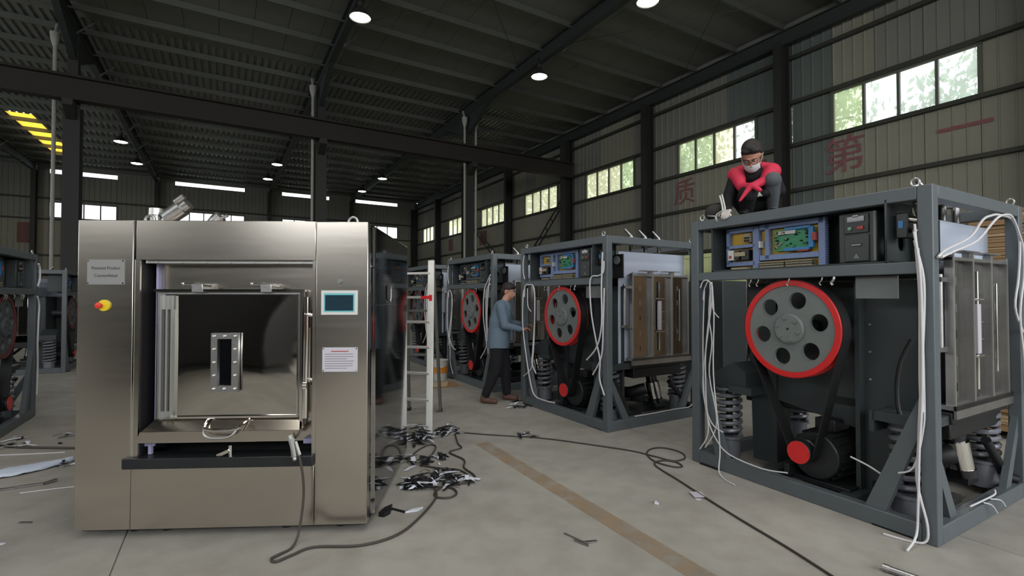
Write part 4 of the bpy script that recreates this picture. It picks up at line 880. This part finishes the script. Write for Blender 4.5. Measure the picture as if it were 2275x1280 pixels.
def scraps(name, label, centres, n, size, seed, wfrac=.4, kind=None):
    rr = random.Random(seed); t = thing(name, label, 'scrap', (centres[0][0], centres[0][1], 0), 0, 'piles of film scraps')
    for mt, cnt in (('scrapb', int(n * (1 - wfrac))), ('scrapw', int(n * wfrac))):
        m = M()
        for k in range(cnt):
            cx, cy, sp, h = rr.choice(centres); x = rr.gauss(cx, sp) - centres[0][0]; y = rr.gauss(cy, sp * .9) - centres[0][1]
            z = .004 + abs(rr.gauss(0, h)) * math.exp(-((x + centres[0][0] - cx) ** 2 + (y + centres[0][1] - cy) ** 2) / (2 * sp * sp)); a = rr.uniform(0, 6.28); s = size * rr.uniform(.4, 1.1)
            l = s * rr.uniform(1, 2.6); b = s * rr.uniform(.25, .6); fold = rr.uniform(.0, .7) * s; E_ = Matrix.Rotation(a, 3, 'Z')
            pts = [(-l, -b, 0), (0, -b * .6, fold), (l, -b * .3, .2 * fold), (l * .7, b * .5, 0.1 * fold), (0, b, fold * .8), (-l * .8, b * .7, .1 * fold)]
            q = [V((x, y, z)) + E_ @ V(p) for p in pts]; nn = len(m.v); m.v += q + [p + V((0, 0, .002)) for p in q]
            m.f += [(nn, nn + 1, nn + 4, nn + 5), (nn + 1, nn + 2, nn + 3, nn + 4), (nn + 11, nn + 10, nn + 7, nn + 6), (nn + 10, nn + 9, nn + 8, nn + 7)]
            m.f += [(nn + i, nn + (i + 1) % 6, nn + 6 + (i + 1) % 6, nn + 6 + i) for i in range(6)]
        o = ob('black_scraps' if mt == 'scrapb' else 'white_scraps', m, mt, t, smooth=False); o['kind'] = 'stuff'
    return t
scraps('scrap_pile', 'largest pile of black and white film scraps, right of the washer', [(-.62, 4.02, .10, .05), (-.55, 4.05, .06, .05), (-.72, 3.92, .08, .03), (-.80, 3.88, .05, .02), (-.42, 3.98, .07, .04)], 95, .046, 1, .34)
scraps('scrap_pile', 'scrap pile at the near foot of the ladder', [(-.96, 5.12, .09, .09), (-.98, 5.22, .07, .06)], 60, .055, 2, .35)
scraps('scrap_pile', 'crumpled scraps just right of the ladder foot', [(-.70, 5.47, .06, .06), (-.80, 5.42, .05, .02)], 36, .045, 3, .4)
scraps('scrap_pile', 'scrap pile between the ladder foot and the largest pile', [(-.90, 4.45, .07, .04), (-.80, 4.42, .05, .03), (-.66, 4.58, .03, .02)], 40, .045, 4, .3)
scraps('scrap_pile', 'small scraps lying on the long cord, in the middle of the floor', [(.10, 5.28, .06, .03)], 14, .04, 5, .35)
scraps('scrap_pile', 'scraps at the foot of the second machine, by the standing man', [(.08, 6.70, .05, .06)], 18, .05, 6, .4)
scraps('scrap_pile', 'dark shreds on the floor by the left machine', [(-4.9, 5.1, .22, .01), (-4.4, 5.3, .12, .02)], 30, .05, 7, .3)
def scrap(label, pts, mt, h=.01):
    m = M(); m.prism([(x, y, .002) for x, y in pts], (0, 0, h)); return tag(ob('film_scrap', m, mt, smooth=False), label, 'scrap')
scrap('black folded scrap close to the washer front corner', [(-.91, 3.36), (-.87, 3.35), (-.84, 3.40), (-.85, 3.50), (-.89, 3.44)], 'scrapb', .03)
scrap('thin grey strip pointing right from the black scrap', [(-.86, 3.475), (-.74, 3.41), (-.73, 3.425), (-.85, 3.485)], 'scrapb', .008)
scrap('white paper flake right of the grey strip', [(-.74, 3.41), (-.66, 3.44), (-.63, 3.49), (-.70, 3.46)], 'scrapw', .012)
scrap('white rag scrap on the floor left of the largest pile', [(-.88, 3.84), (-.75, 3.86), (-.75, 3.89), (-.88, 3.87)], 'scrapw', .012)
scrap('tiny pale scrap on the floor, right of centre', [(1.03, 3.56), (1.06, 3.55), (1.05, 3.60)], 'scrapw', .012)
scrap('white dot of paper by the standing man', [(-.02, 6.82), (.01, 6.81), (.01, 6.84)], 'scrapw', .012)
tag(ob('tape_patch', M().b2(1.355, 1.445, 3.66, 3.76, .010, .0125).b2(1.36, 1.40, 3.63, 3.66, .001, .004), 'label'), 'translucent tape patch holding the long cord', 'tape')
tag(ob('steel_bits', M().bar((.33, 3.12, .006), (.46, 2.98, .006), .008, .004).bar((.42, 3.0, .006), (.52, 3.02, .006), .02, .006).bar((.38, 3.03, .01), (.46, 2.96, .006), .01, .004), 'dullsteel'), 'small metal sliver on the floor at the bottom centre', 'scrap')
# crumpled protective sheet and shreds lower left
m = M(); rr = random.Random(3); nx_, ny_ = 16, 6; vsx = []
for j in range(ny_ + 1):
    for i in range(nx_ + 1):
        u, w_ = i / nx_, j / ny_ - .5; wid = .17 * sin(pi * min(1, u * 1.05 + .04)) + .015
        p = V((-4.42, 3.98, 0)).lerp(V((-3.98, 4.46, 0)), u) + V((.55, -.5, 0)).normalized() * 0 + V((.74, -.67, 0)) * (w_ * wid * 1.3)
        vsx.append((p.x, p.y, .006 + .035 * (1 - (2 * w_) ** 2) + rr.uniform(0, .012)))
m.add(vsx, [(j * (nx_ + 1) + i, j * (nx_ + 1) + i + 1, (j + 1) * (nx_ + 1) + i + 1, (j + 1) * (nx_ + 1) + i) for j in range(ny_) for i in range(nx_)])
o = tag(ob('plastic_sheet', m, 'film'), 'crumpled pale blue film sheet on the floor at the left', 'sheet'); sm_ = o.modifiers.new('s', 'SOLIDIFY'); sm_.thickness = .004
scraps('scrap_pile', 'grey shreds at the tip of the pale blue film sheet', [(-4.02, 4.36, .05, .02), (-3.9, 4.46, .04, .015)], 24, .04, 8, .3)
tag(ob('metal_strip', M().bar((-4.02, 3.78, .008), (-3.88, 3.86, .008), .03, .01).bar((-3.88, 3.86, .01), (-3.74, 3.93, .01), .02, .015).bar((-3.74, 3.93, .01), (-3.70, 4.0, .02), .03, .01), 'dullsteel'), 'torn metal strip in front of the pale blue film sheet', 'scrap')
tag(ob('metal_chip', M().b2(-3.27, -3.19, 3.26, 3.28, .001, .006), 'dullsteel', rz=0), 'small dark chip near the washer lower left corner', 'scrap')
tag(ob('paper_chip', M().b2(-3.13, -3.08, 2.98, 3.0, .001, .005), 'scrapw', rz=0), 'small pale chip at the bottom left of the floor', 'scrap')
pp = tag(ob('steel_pipe', M().cyl((2.04, 2.70, .018), (2.28, 2.42, .018), .018, n=16).cyl((2.035, 2.706, .018), (2.055, 2.683, .018), .021, n=16), 'dullsteel'), 'short steel pipe at the bottom right edge', 'pipe')
cord([(2.28, 2.42, .012), (2.38, 2.45, .01), (2.5, 2.52, .01), (2.7, 2.55, .01)], .007, 'dark cord joined to the steel pipe')

# A-frame ladder
ld = thing('step_ladder', 'aluminium A-frame step ladder with red tape on a rung', 'ladder', (-1.1, 5.5, 0))
def LO(p): return V(p) - V((-1.1, 5.5, 0))
fr = (LO((-.90, 5.34, .0)), LO((-.955, 5.78, 1.93))); fl_ = (LO((-1.33, 5.42, .0)), LO((-1.30, 5.86, 1.93)))
ob('front_rail', M().bar(*fr, .04, .075, (1, 0, 0)), 'alu', ld, bevel=.004); ob('front_rail', M().bar(*fl_, .04, .075, (1, 0, 0)), 'alu', ld, bevel=.004)
rr_ = (LO((-.935, 6.42, .0)), LO((-.955, 5.92, 1.93))); rl = (LO((-1.36, 6.50, .0)), LO((-1.30, 6.0, 1.93)))
ob('rear_rail', M().bar(*rr_, .09, .03, (1, 0, 0)), 'aludull', ld, bevel=.004); ob('rear_rail', M().bar(*rl, .06, .03, (1, 0, 0)), 'aludull', ld, bevel=.004)
for k in range(7):
    t_ = .04 + k * .147 if k else .045
    a, b = fr[0].lerp(fr[1], t_), fl_[0].lerp(fl_[1], t_); ob('rung', M().bar(a, b, .06, .028), 'alu', ld, bevel=.004)
for k in (2, 4): 
    t_ = .1 + k * .147; a, b = rr_[0].lerp(rr_[1], t_), rl[0].lerp(rl[1], t_); ob('rear_rung', M().bar(a, b, .03, .03), 'aludull', ld, bevel=.003)
ob('top_hinge', M().bar(fr[1], rr_[1], .04, .02).bar(fl_[1], rl[1], .04, .02), 'aludull', ld)
a = fr[0].lerp(fr[1], .04 + 5 * .147); b = fl_[0].lerp(fl_[1], .04 + 5 * .147)
ob('red_tape', M().bar(a.lerp(b, -.06), a.lerp(b, .30), .066, .034).bar(a + V((0, 0, .03)), a + V((0, 0, -.09)), .06, .034, (1, 0, 0)), 'red', ld)['label'] = 'red tape wound on the rung and rail'
for p in (fr[0], fl_[0], rr_[0], rl[0]): ob('ladder_foot', M().box(p + V((0, 0, .02)), (.04, .08, .04)), 'black', ld, bevel=.004)
# bucket
bk = thing('bucket', 'white plastic bucket with an orange label, behind the ladder', 'bucket', (-1.31, 8.92, 0))
ob('pail', M().lathe([(.001, .0), (.12, 0), (.145, .34), (.152, .34), (.152, .36), (.14, .36), (.115, .01), (.001, .01)], n=28), 'bucketw', bk)
ob('bucket_label', M().lathe([(.131, .13), (.137, .13), (.143, .24), (.137, .24)], n=28), 'orange', bk)
ob('bail', M().tube([(-.15, 0, .32), (-.12, -.13, .26), (0, -.17, .24), (.12, -.13, .26), (.15, 0, .32)], .004), 'zinc', bk)
cbp = thing('cardboard_piece', 'flattened brown cardboard piece near the bucket', 'cardboard', (-1.12, 8.2, 0), .5)
ob('sheet', M().prism([(-.2, -.08, .002), (.22, -.1, .002), (.2, .12, .05), (-.18, .1, .03)], (0, 0, .012)), 'cardboard', cbp, smooth=False)
ob('flap', M().prism([(-.22, -.05, .015), (.0, -.1, .02), (.05, .0, .07), (-.2, .06, .06)], (0, 0, .008)), 'cardlight', cbp, smooth=False)
# stack of cardboard sheets behind the nearest machine
cs = thing('cardboard_stack', 'tall stack of flat brown cartons behind the nearest machine', 'cardboard', (5.75, 5.15, 0), radians(-59)); rr = random.Random(9); z = .12
ob('pallet', M().b2(-.65, .65, -.5, .5, .09, .12).b2(-.65, -.55, -.5, .5, 0, .09).b2(-.05, .05, -.5, .5, 0, .09).b2(.55, .65, -.5, .5, 0, .09), 'cardboard', cs, smooth=False)
k = 0
while z < 2.42:
    h = rr.uniform(.022, .05); dx, dy = rr.gauss(0, .018), rr.gauss(0, .015); ob('carton', M().b2(-.6 + dx, .6 + dx, -.46 + dy, .46 + dy, z, z + h - .005), 'cardlight' if rr.random() < .5 else 'cardboard', cs, smooth=False); z += h
# pale green crate behind the second machine
cr = thing('storage_crate', 'pale green crate visible between the two nearest machines', 'crate', (3.35, 8.2, 0), radians(-59))
ob('crate_stand', M().b2(-.5, .5, -.4, .4, 0, 1.75), 'darkpaint', cr, bevel=.01)
ob('crate_body', M().b2(-.45, .45, -.35, .35, 1.75, 2.2), 'olive', cr, bevel=.02)
ob('crate_rib', M().b2(-.46, .46, -.36, .36, 2.14, 2.2).b2(-.03, .03, -.36, -.35, 1.78, 2.14).b2(-.3, -.25, -.36, -.35, 1.78, 2.14).b2(.25, .3, -.36, -.35, 1.78, 2.14), 'olive', cr, bevel=.004)
wp = tag(ob('steel_sheet', M().box((0, 0, .85), (1.1, .01, 1.6)), 'film', loc=(4.45, 5.9, 0.05), rz=radians(-20)), 'pale sheet leaning behind the nearest machine', 'sheet')
bpy.data.objects.remove(wp)

# ================================================================== PEOPLE
def body(name, shapes, mats, label, loc, rz, voxel=.008, group=None, s=1.0):
    """one continuous skin grown over tapered limbs and rounded masses; each face takes the material of the limb it covers"""
    m = M()
    for sh in shapes:
        if sh[0] == 'c': m.cap(sh[1], sh[2], sh[3], sh[4], 14)
        else:
            T = Matrix.Translation(sh[1]) @ Euler(sh[3]).to_matrix().to_4x4(); m.ball((0, 0, 0), sh[2], 16, 10, T)
    o = bpy.data.objects.new('tmp', m.mesh('tmp')); COL.objects.link(o)
    r = o.modifiers.new('r', 'REMESH'); r.mode = 'VOXEL'; r.voxel_size = voxel; r.use_smooth_shade = True
    q = o.modifiers.new('s', 'SMOOTH'); q.factor = .5; q.iterations = 3
    me = baked(o); bpy.data.objects.remove(o); me.name = name
    me.materials.clear(); names = []
    for sh in shapes:
        if sh[-1] not in names: names.append(sh[-1])
    for nme in names: me.materials.append(MT[nme])
    idx = []
    for p in me.polygons:
        c = p.center; best = None; bd = 1e9
        for sh in shapes:
            if sh[0] == 'c':
                a, b = V(sh[1]), V(sh[2]); ab = b - a; t = max(0, min(1, (c - a).dot(ab) / max(ab.length_squared, 1e-9))); d = (c - a - ab * t).length - (sh[3] + (sh[4] - sh[3]) * t)
            else:
                lp_ = Euler(sh[3]).to_matrix().inverted() @ (c - V(sh[1])); rr3 = sh[2]; k_ = math.sqrt(sum((lp_[i] / rr3[i]) ** 2 for i in range(3))); d = (k_ - 1) * min(rr3)
            if d < bd: bd = d; best = sh[-1]
        idx.append(names.index(best))
    me.polygons.foreach_set('material_index', idx); me.polygons.foreach_set('use_smooth', [True] * len(me.polygons))
    o = bpy.data.objects.new(name, me); COL.objects.link(o); o.location = loc; o.rotation_euler = (0, 0, rz); o.scale = (s, s, s)
    return tag(o, label, 'person', group)
def cloth(name, shapes, mt, parent, voxel=.008, smooth=4):
    m = M()
    for sh in shapes:
        if sh[0] == 'c': m.cap(sh[1], sh[2], sh[3], sh[4], 14)
        else: m.ball((0, 0, 0), sh[2], 18, 12, Matrix.Translation(sh[1]) @ Euler(sh[3]).to_matrix().to_4x4())
    o = bpy.data.objects.new('tmp', m.mesh('tmp')); COL.objects.link(o)
    r = o.modifiers.new('r', 'REMESH'); r.mode = 'VOXEL'; r.voxel_size = voxel
    q = o.modifiers.new('s', 'SMOOTH'); q.factor = .5; q.iterations = smooth
    me = baked(o); bpy.data.objects.remove(o); me.materials.clear(); me.polygons.foreach_set('use_smooth', [True] * len(me.polygons))
    return ob(name, me, mt, parent, smooth=False)
def hand(wrist, d, palm_n, mtn, side=1, curl=.5, sc_=1.0):
    """palm, four unequal bent fingers and a thumb; d = direction the hand points, palm_n = palm normal"""
    w = V(wrist); d = V(d).normalized(); n = V(palm_n); n = (n - d * n.dot(d)).normalized(); s = d.cross(n) * side; out = []
    k = sc_; c = w + d * .045 * k
    for q in (-.026, -.009, .009, .026): out.append(('c', tuple(w + s * q * .7 * k), tuple(w + d * .085 * k + s * q * k), .016 * k, .012 * k, mtn))
    for q, L in ((-.030, .068), (-.010, .078), (.011, .072), (.031, .055)):
        b = w + d * .085 * k + s * q * k; p1 = b + (d * cos(curl * .6) + n * sin(curl * .6)) * L * .45 * k; p2 = p1 + (d * cos(curl * 1.5) + n * sin(curl * 1.5)) * L * .33 * k; p3 = p2 + (d * cos(curl * 2.4) + n * sin(curl * 2.4)) * L * .25 * k
        out += [('c', tuple(b), tuple(p1), .0095 * k, .009 * k, mtn), ('c', tuple(p1), tuple(p2), .009 * k, .0085 * k, mtn), ('c', tuple(p2), tuple(p3), .0085 * k, .0075 * k, mtn)]
    t0 = w + d * .02 * k - s * .028 * k; t1 = t0 + (d * .6 - s * .8 + n * .3).normalized() * .042 * k; t2 = t1 + (d * .9 - s * .2 + n * .5).normalized() * .032 * k
    return out + [('c', tuple(t0), tuple(t1), .013 * k, .010 * k, mtn), ('c', tuple(t1), tuple(t2), .010 * k, .008 * k, mtn)]
def head(c, E_, sk='skin'):
    """head centred at c; E_ maps (x right, -y face, z up) into place. returns body shapes"""
    R3 = Euler(E_).to_matrix(); P = lambda x, y, z: tuple(V(c) + R3 @ V((x, y, z)))
    return [('e', P(0, .012, .035), (.076, .092, .088), E_, sk), ('e', P(0, -.012, -.03), (.062, .076, .082), E_, sk), ('e', P(0, -.035, -.078), (.036, .04, .032), E_, sk),
            ('c', P(0, -.082, .012), P(0, -.104, -.028), .009, .014, sk), ('e', P(-.013, -.092, -.03), (.009, .01, .008), E_, sk), ('e', P(.013, -.092, -.03), (.009, .01, .008), E_, sk),
            ('e', P(0, -.088, -.060), (.022, .010, .006), E_, sk), ('e', P(0, -.086, -.069), (.019, .010, .006), E_, sk),
            ('e', P(-.078, .01, -.005), (.010, .020, .032), E_, sk), ('e', P(.078, .01, -.005), (.010, .020, .032), E_, sk),
            ('c', P(-.045, -.080, .030), P(-.012, -.087, .030), .008, .008, sk), ('c', P(.045, -.080, .030), P(.012, -.087, .030), .008, .008, sk)], P, R3
def face_bits(P, E_, parent):
    for sx in (-1, 1):
        e = ob('eye', M().ball(P(sx * .030, -.076, .010), .0115, 12, 8), 'white', parent); ob('iris', M().ball(P(sx * .030, -.0855, .009), .0048, 8, 6), 'black', e)
        ob('eyebrow', M().tube([P(sx * .014, -.092, .030), P(sx * .03, -.091, .036), P(sx * .05, -.082, .031)], .004, 6, 3), 'hair', parent)

# --- the man squatting on the nearest machine (own frame: x = picture right, -y towards the photographer)
g1 = M1P = None
am = radians(-60.3); ox, oy = m1.location.x, m1.location.y
def ML(x, y): return V((ox + x * cos(am) - y * sin(am), oy + x * sin(am) + y * cos(am), 0))
org = ML(.43, .30); face_to = math.atan2(-org.y, -org.x)            # direction towards the photographer
rz1 = face_to + pi / 2                                              # local -y points that way
HE = (radians(48), 0, radians(-8))
hs, HP, HR = head((-.01, -.13, .535), HE)
bk_ = 'blackcloth'
sh = hs + [('c', (-.0, .0, .44), (-.005, -.07, .50), .055, .05, 'skin'),
    ('e', (0, .10, .24), (.215, .15, .19), (0, 0, 0), bk_), ('c', (0, .20, .22), (0, .14, .32), .145, .145, bk_), ('c', (0, .14, .32), (0, .03, .40), .145, .12, bk_), ('c', (-.14, .02, .405), (.14, .02, .405), .075, .075, bk_), ('e', (0, .24, .17), (.17, .14, .13), (0, 0, 0), bk_),
    # right arm (picture left) down to the tool
    ('c', (-.150, .01, .39), (-.215, -.03, .20), .066, .052, bk_), ('c', (-.215, -.03, .20), (-.215, -.13, .065), .05, .036, bk_),
    # left arm folded behind the knee
    ('c', (.150, .01, .39), (.215, .0, .23), .064, .05, bk_), ('c', (.215, .0, .23), (.08, -.12, .20), .046, .034, bk_),
    # legs: right leg's shade painted as black cloth, left knee up in lit grey
    ('c', (-.07, .20, .17), (-.045, -.13, .20), .098, .085, bk_), ('c', (-.045, -.13, .20), (-.06, .0, .07), .08, .06, bk_),
    ('c', (.09, .20, .18), (.155, -.12, .31), .095, .072, 'greycloth'), ('c', (.155, -.12, .31), (.155, .03, .07), .066, .046, 'greycloth'),
    ('e', (-.08, -.02, .035), (.045, .13, .035), (0, 0, 0), 'black'), ('e', (.155, -.03, .035), (.045, .13, .035), (0, 0, 0), 'black')]
sh += hand((-.213, -.14, .058), (-.15, -.8, -.25), (0, -.2, -1), 'glove', 1, .7, 1.0)
sh += hand((.07, -.125, .20), (-1, -.3, .0), (0, 1, -.2), 'glove', 1, .9, .95)
p1 = body('person', sh, None, 'man squatting on top of the nearest machine in red vest, face mask and glasses', (org.x, org.y, FH + .006), rz1, .007, s=.95)
def HC(f, *a): return f(*a)
cap_ = lambda *z: [('e', HP(0, .028, .072), (.086, .098, .084), HE, 'h'), ('e', HP(0, .055, .02), (.083, .072, .085), HE, 'h'), ('e', HP(-.03, -.052, .104), (.045, .034, .026), HE, 'h'), ('e', HP(.035, -.050, .102), (.045, .034, .026), HE, 'h'), ('e', HP(0, -.03, .125), (.055, .045, .03), HE, 'h'), ('c', HP(-.074, .0, .06), HP(-.078, .014, .01), .014, .009, 'h'), ('c', HP(.074, .0, .06), HP(.078, .014, .01), .014, .009, 'h')]
hr_ = cloth('hair', cap_(), 'hair', p1, .006)
face_bits(HP, HE, p1)
# mask
m = M(); vsx = []
for j in range(9):
    for i in range(13):
        u = (i - 6) / 6; w_ = (j - 4) / 4; x = .066 * u; z = -.058 + .040 * w_ * (1 - .35 * u * u); y = -.118 + .052 * u * u + .010 * w_ * w_
        vsx.append(HP(x, y, z))
m.add(vsx, [(j * 13 + i, j * 13 + i + 1, (j + 1) * 13 + i + 1, (j + 1) * 13 + i) for j in range(8) for i in range(12)])
mk = ob('face_mask', m, 'mask', p1); sm_ = mk.modifiers.new('s', 'SOLIDIFY'); sm_.thickness = .003
ob('ear_loop', M().tube([HP(.066, -.066, -.04), HP(.082, -.02, -.01), HP(.092, .02, .02)], .0028, 5), 'mask', mk); ob('ear_loop', M().tube([HP(-.066, -.066, -.04), HP(-.082, -.02, -.01), HP(-.092, .02, .02)], .0028, 5), 'mask', mk)
gl = ob('glasses', M().tube([HP(-.052, -.104, .022), HP(-.012, -.108, .022), HP(-.014, -.108, -.006), HP(-.048, -.104, -.006)], .0024, 5, 3, True).tube([HP(.052, -.104, .022), HP(.012, -.108, .022), HP(.014, -.108, -.006), HP(.048, -.104, -.006)], .0024, 5, 3, True).tube([HP(-.012, -.108, .014), HP(.012, -.108, .014)], .0022, 5).tube([HP(.052, -.1, .016), HP(.086, .0, .01)], .0022, 5).tube([HP(-.052, -.1, .016), HP(-.086, .0, .01)], .0022, 5), 'blackmetal', p1)
vest = [('c', (-.150, .01, .415), (-.07, .02, .455), .076, .062, 'r'), ('c', (.150, .01, .415), (.07, .02, .455), .080, .062, 'r'), ('c', (-.07, .05, .455), (.07, .05, .455), .06, .06, 'r'),
        ('c', (-.135, -.03, .40), (-.10, -.095, .28), .070, .046, 'r'), ('c', (-.10, -.095, .28), (-.02, -.20, .255), .042, .030, 'r'),
        ('c', (.145, -.03, .40), (.10, -.095, .32), .078, .054, 'r'), ('c', (.10, -.095, .32), (.0, -.20, .26), .046, .032, 'r'),
        ('c', (-.02, -.20, .26), (-.11, -.225, .13), .030, .012, 'r'), ('c', (-.01, -.205, .26), (.05, -.225, .21), .028, .020, 'r')]
ob_v = cloth('vest', vest, 'redcloth', p1, .007); ob_v['label'] = 'bright red vest open at the chest and tied at the front'
# locking clamp pliers in his hand and the dark round tool bag beside it
kb = V((-.225, -.20, .0))
W1 = Matrix.Translation((org.x, org.y, FH + .006)) @ Matrix.Rotation(rz1, 4, 'Z') @ Matrix.Scale(.95, 4)
tl = thing('clamp_pliers', 'pale locking clamp pliers standing by the gloved hand of the squatting man', 'tool')
def TL(x, z, y=0): return W1 @ V((-.265 + x, -.17 + y, z))
ob('handle', M().tube([TL(-.015, .20), TL(.0, .14), TL(.01, .08), TL(.005, .05)], .009, 8).tube([TL(.005, .21), TL(.02, .14), TL(.03, .08), TL(.02, .05)], .008, 8), 'zinc', tl)
ob('jaw', M().tube([TL(.01, .055), TL(-.035, .03), TL(-.045, .0), TL(-.04, -.03), TL(-.02, -.045)], .011, 8).tube([TL(.02, .055), TL(.06, .035), TL(.075, .005)], .011, 8), 'zinc', tl)
tb_ = thing('tool_bag', 'dark rounded bundle beside the pliers on top of the machine', 'bag')
bc = W1 @ V((-.335, .02, .075))
ob('bundle', M().ball((bc.x, bc.y, bc.z), (.085, .085, .078), 20, 12), mat('charcoal_cloth', (58, 56, 55), .85, 0, .2, 12, .4, 14), tb_)
ob('strap', M().tube([W1 @ V((-.40, .0, .05)), W1 @ V((-.38, -.07, .035)), W1 @ V((-.31, -.10, .02)), W1 @ V((-.27, -.09, .01))], .008, 8), 'zinc', tb_)

# --- the man standing between the second and third machine (own frame: x = picture right, y away)
E2 = (radians(14), radians(0), radians(62))
hs2, HP2, HR2 = head((.055, .03, 1.575), E2)
bl, nv = 'bluecloth', 'navycloth'
sh2 = hs2 + [('c', (-.01, .01, 1.42), (.035, .02, 1.52), .056, .052, 'skin'),
    ('c', (-.09, 0, .98), (-.075, 0, 1.15), .148, .155, bl), ('c', (-.075, 0, 1.15), (-.035, .0, 1.33), .155, .135, bl), ('c', (-.055, -.13, 1.36), (-.005, .16, 1.36), .075, .075, bl), ('c', (-.095, -.0, .90), (-.09, 0, .98), .13, .14, bl),
    ('c', (-.05, -.17, 1.36), (.0, -.21, 1.10), .072, .058, bl), ('c', (.0, -.21, 1.10), (.21, -.14, 1.05), .055, .042, bl),
    ('c', (.0, .18, 1.36), (.08, .22, 1.12), .07, .055, bl), ('c', (.08, .22, 1.12), (.26, .12, 1.10), .052, .04, bl),
    ('c', (-.10, -.07, .84), (-.13, -.10, .46), .115, .082, nv), ('c', (-.13, -.10, .46), (-.27, -.10, .13), .080, .062, nv),
    ('c', (-.08, .08, .84), (.0, .12, .46), .115, .085, nv), ('c', (.0, .12, .46), (.02, .14, .12), .082, .065, nv),
    ('c', (-.29, -.10, .045), (-.14, -.14, .035), .045, .04, 'shoe'), ('c', (-.31, -.10, .055), (-.28, -.10, .12), .045, .05, 'shoe'),
    ('c', (.0, .14, .045), (.15, .10, .035), .045, .04, 'shoe')]
sh2 += hand((.22, -.135, 1.05), (1, .25, .1), (0, 0, -1), 'skin', 1, .6) + hand((.27, .115, 1.10), (1, -.1, .0), (0, 0, -1), 'skin', -1, .6)
p2 = body('person', sh2, None, 'man standing in a blue work shirt and black trousers, working at the second machine', (-.10, 7.02, 0), 0, .009)
cloth('hair', [('e', HP2(0, .022, .058), (.086, .100, .080), E2, 'h'), ('e', HP2(0, .055, .0), (.080, .066, .085), E2, 'h'), ('e', HP2(0, -.05, .085), (.06, .04, .03), E2, 'h')], 'hair', p2, .008)
face_bits(HP2, E2, p2)
cloth('shirt_collar', [('c', (-.05, -.05, 1.435), (.03, -.05, 1.435), .02, .018, 's'), ('c', (-.05, .06, 1.435), (.03, .07, 1.435), .02, .018, 's'), ('c', (-.05, -.05, 1.435), (-.05, .06, 1.435), .022, .022, 's')], 'bluecloth', p2, .008)
m = M(); n_ = 36; vsx = []
for k, (z_, rx_, ry_, cx_) in enumerate(((1.06, .150, .165, -.085), (.98, .156, .178, -.09), (.88, .160, .188, -.095), (.78, .158, .192, -.10), (.78, .148, .182, -.10), (.9, .12, .16, -.095))):
    vsx += [(cx_ + (rx_ + .006 * sin(5 * t_) + .004 * sin(9 * t_ + k)) * cos(t_), ry_ * sin(t_), z_ + .006 * sin(3 * t_)) for t_ in [2 * pi * q / n_ for q in range(n_)]]
m.add(vsx, [(k * n_ + q, k * n_ + (q + 1) % n_, (k + 1) * n_ + (q + 1) % n_, (k + 1) * n_ + q) for k in range(5) for q in range(n_)])
ob('shirt_hem', m, 'bluecloth', p2)
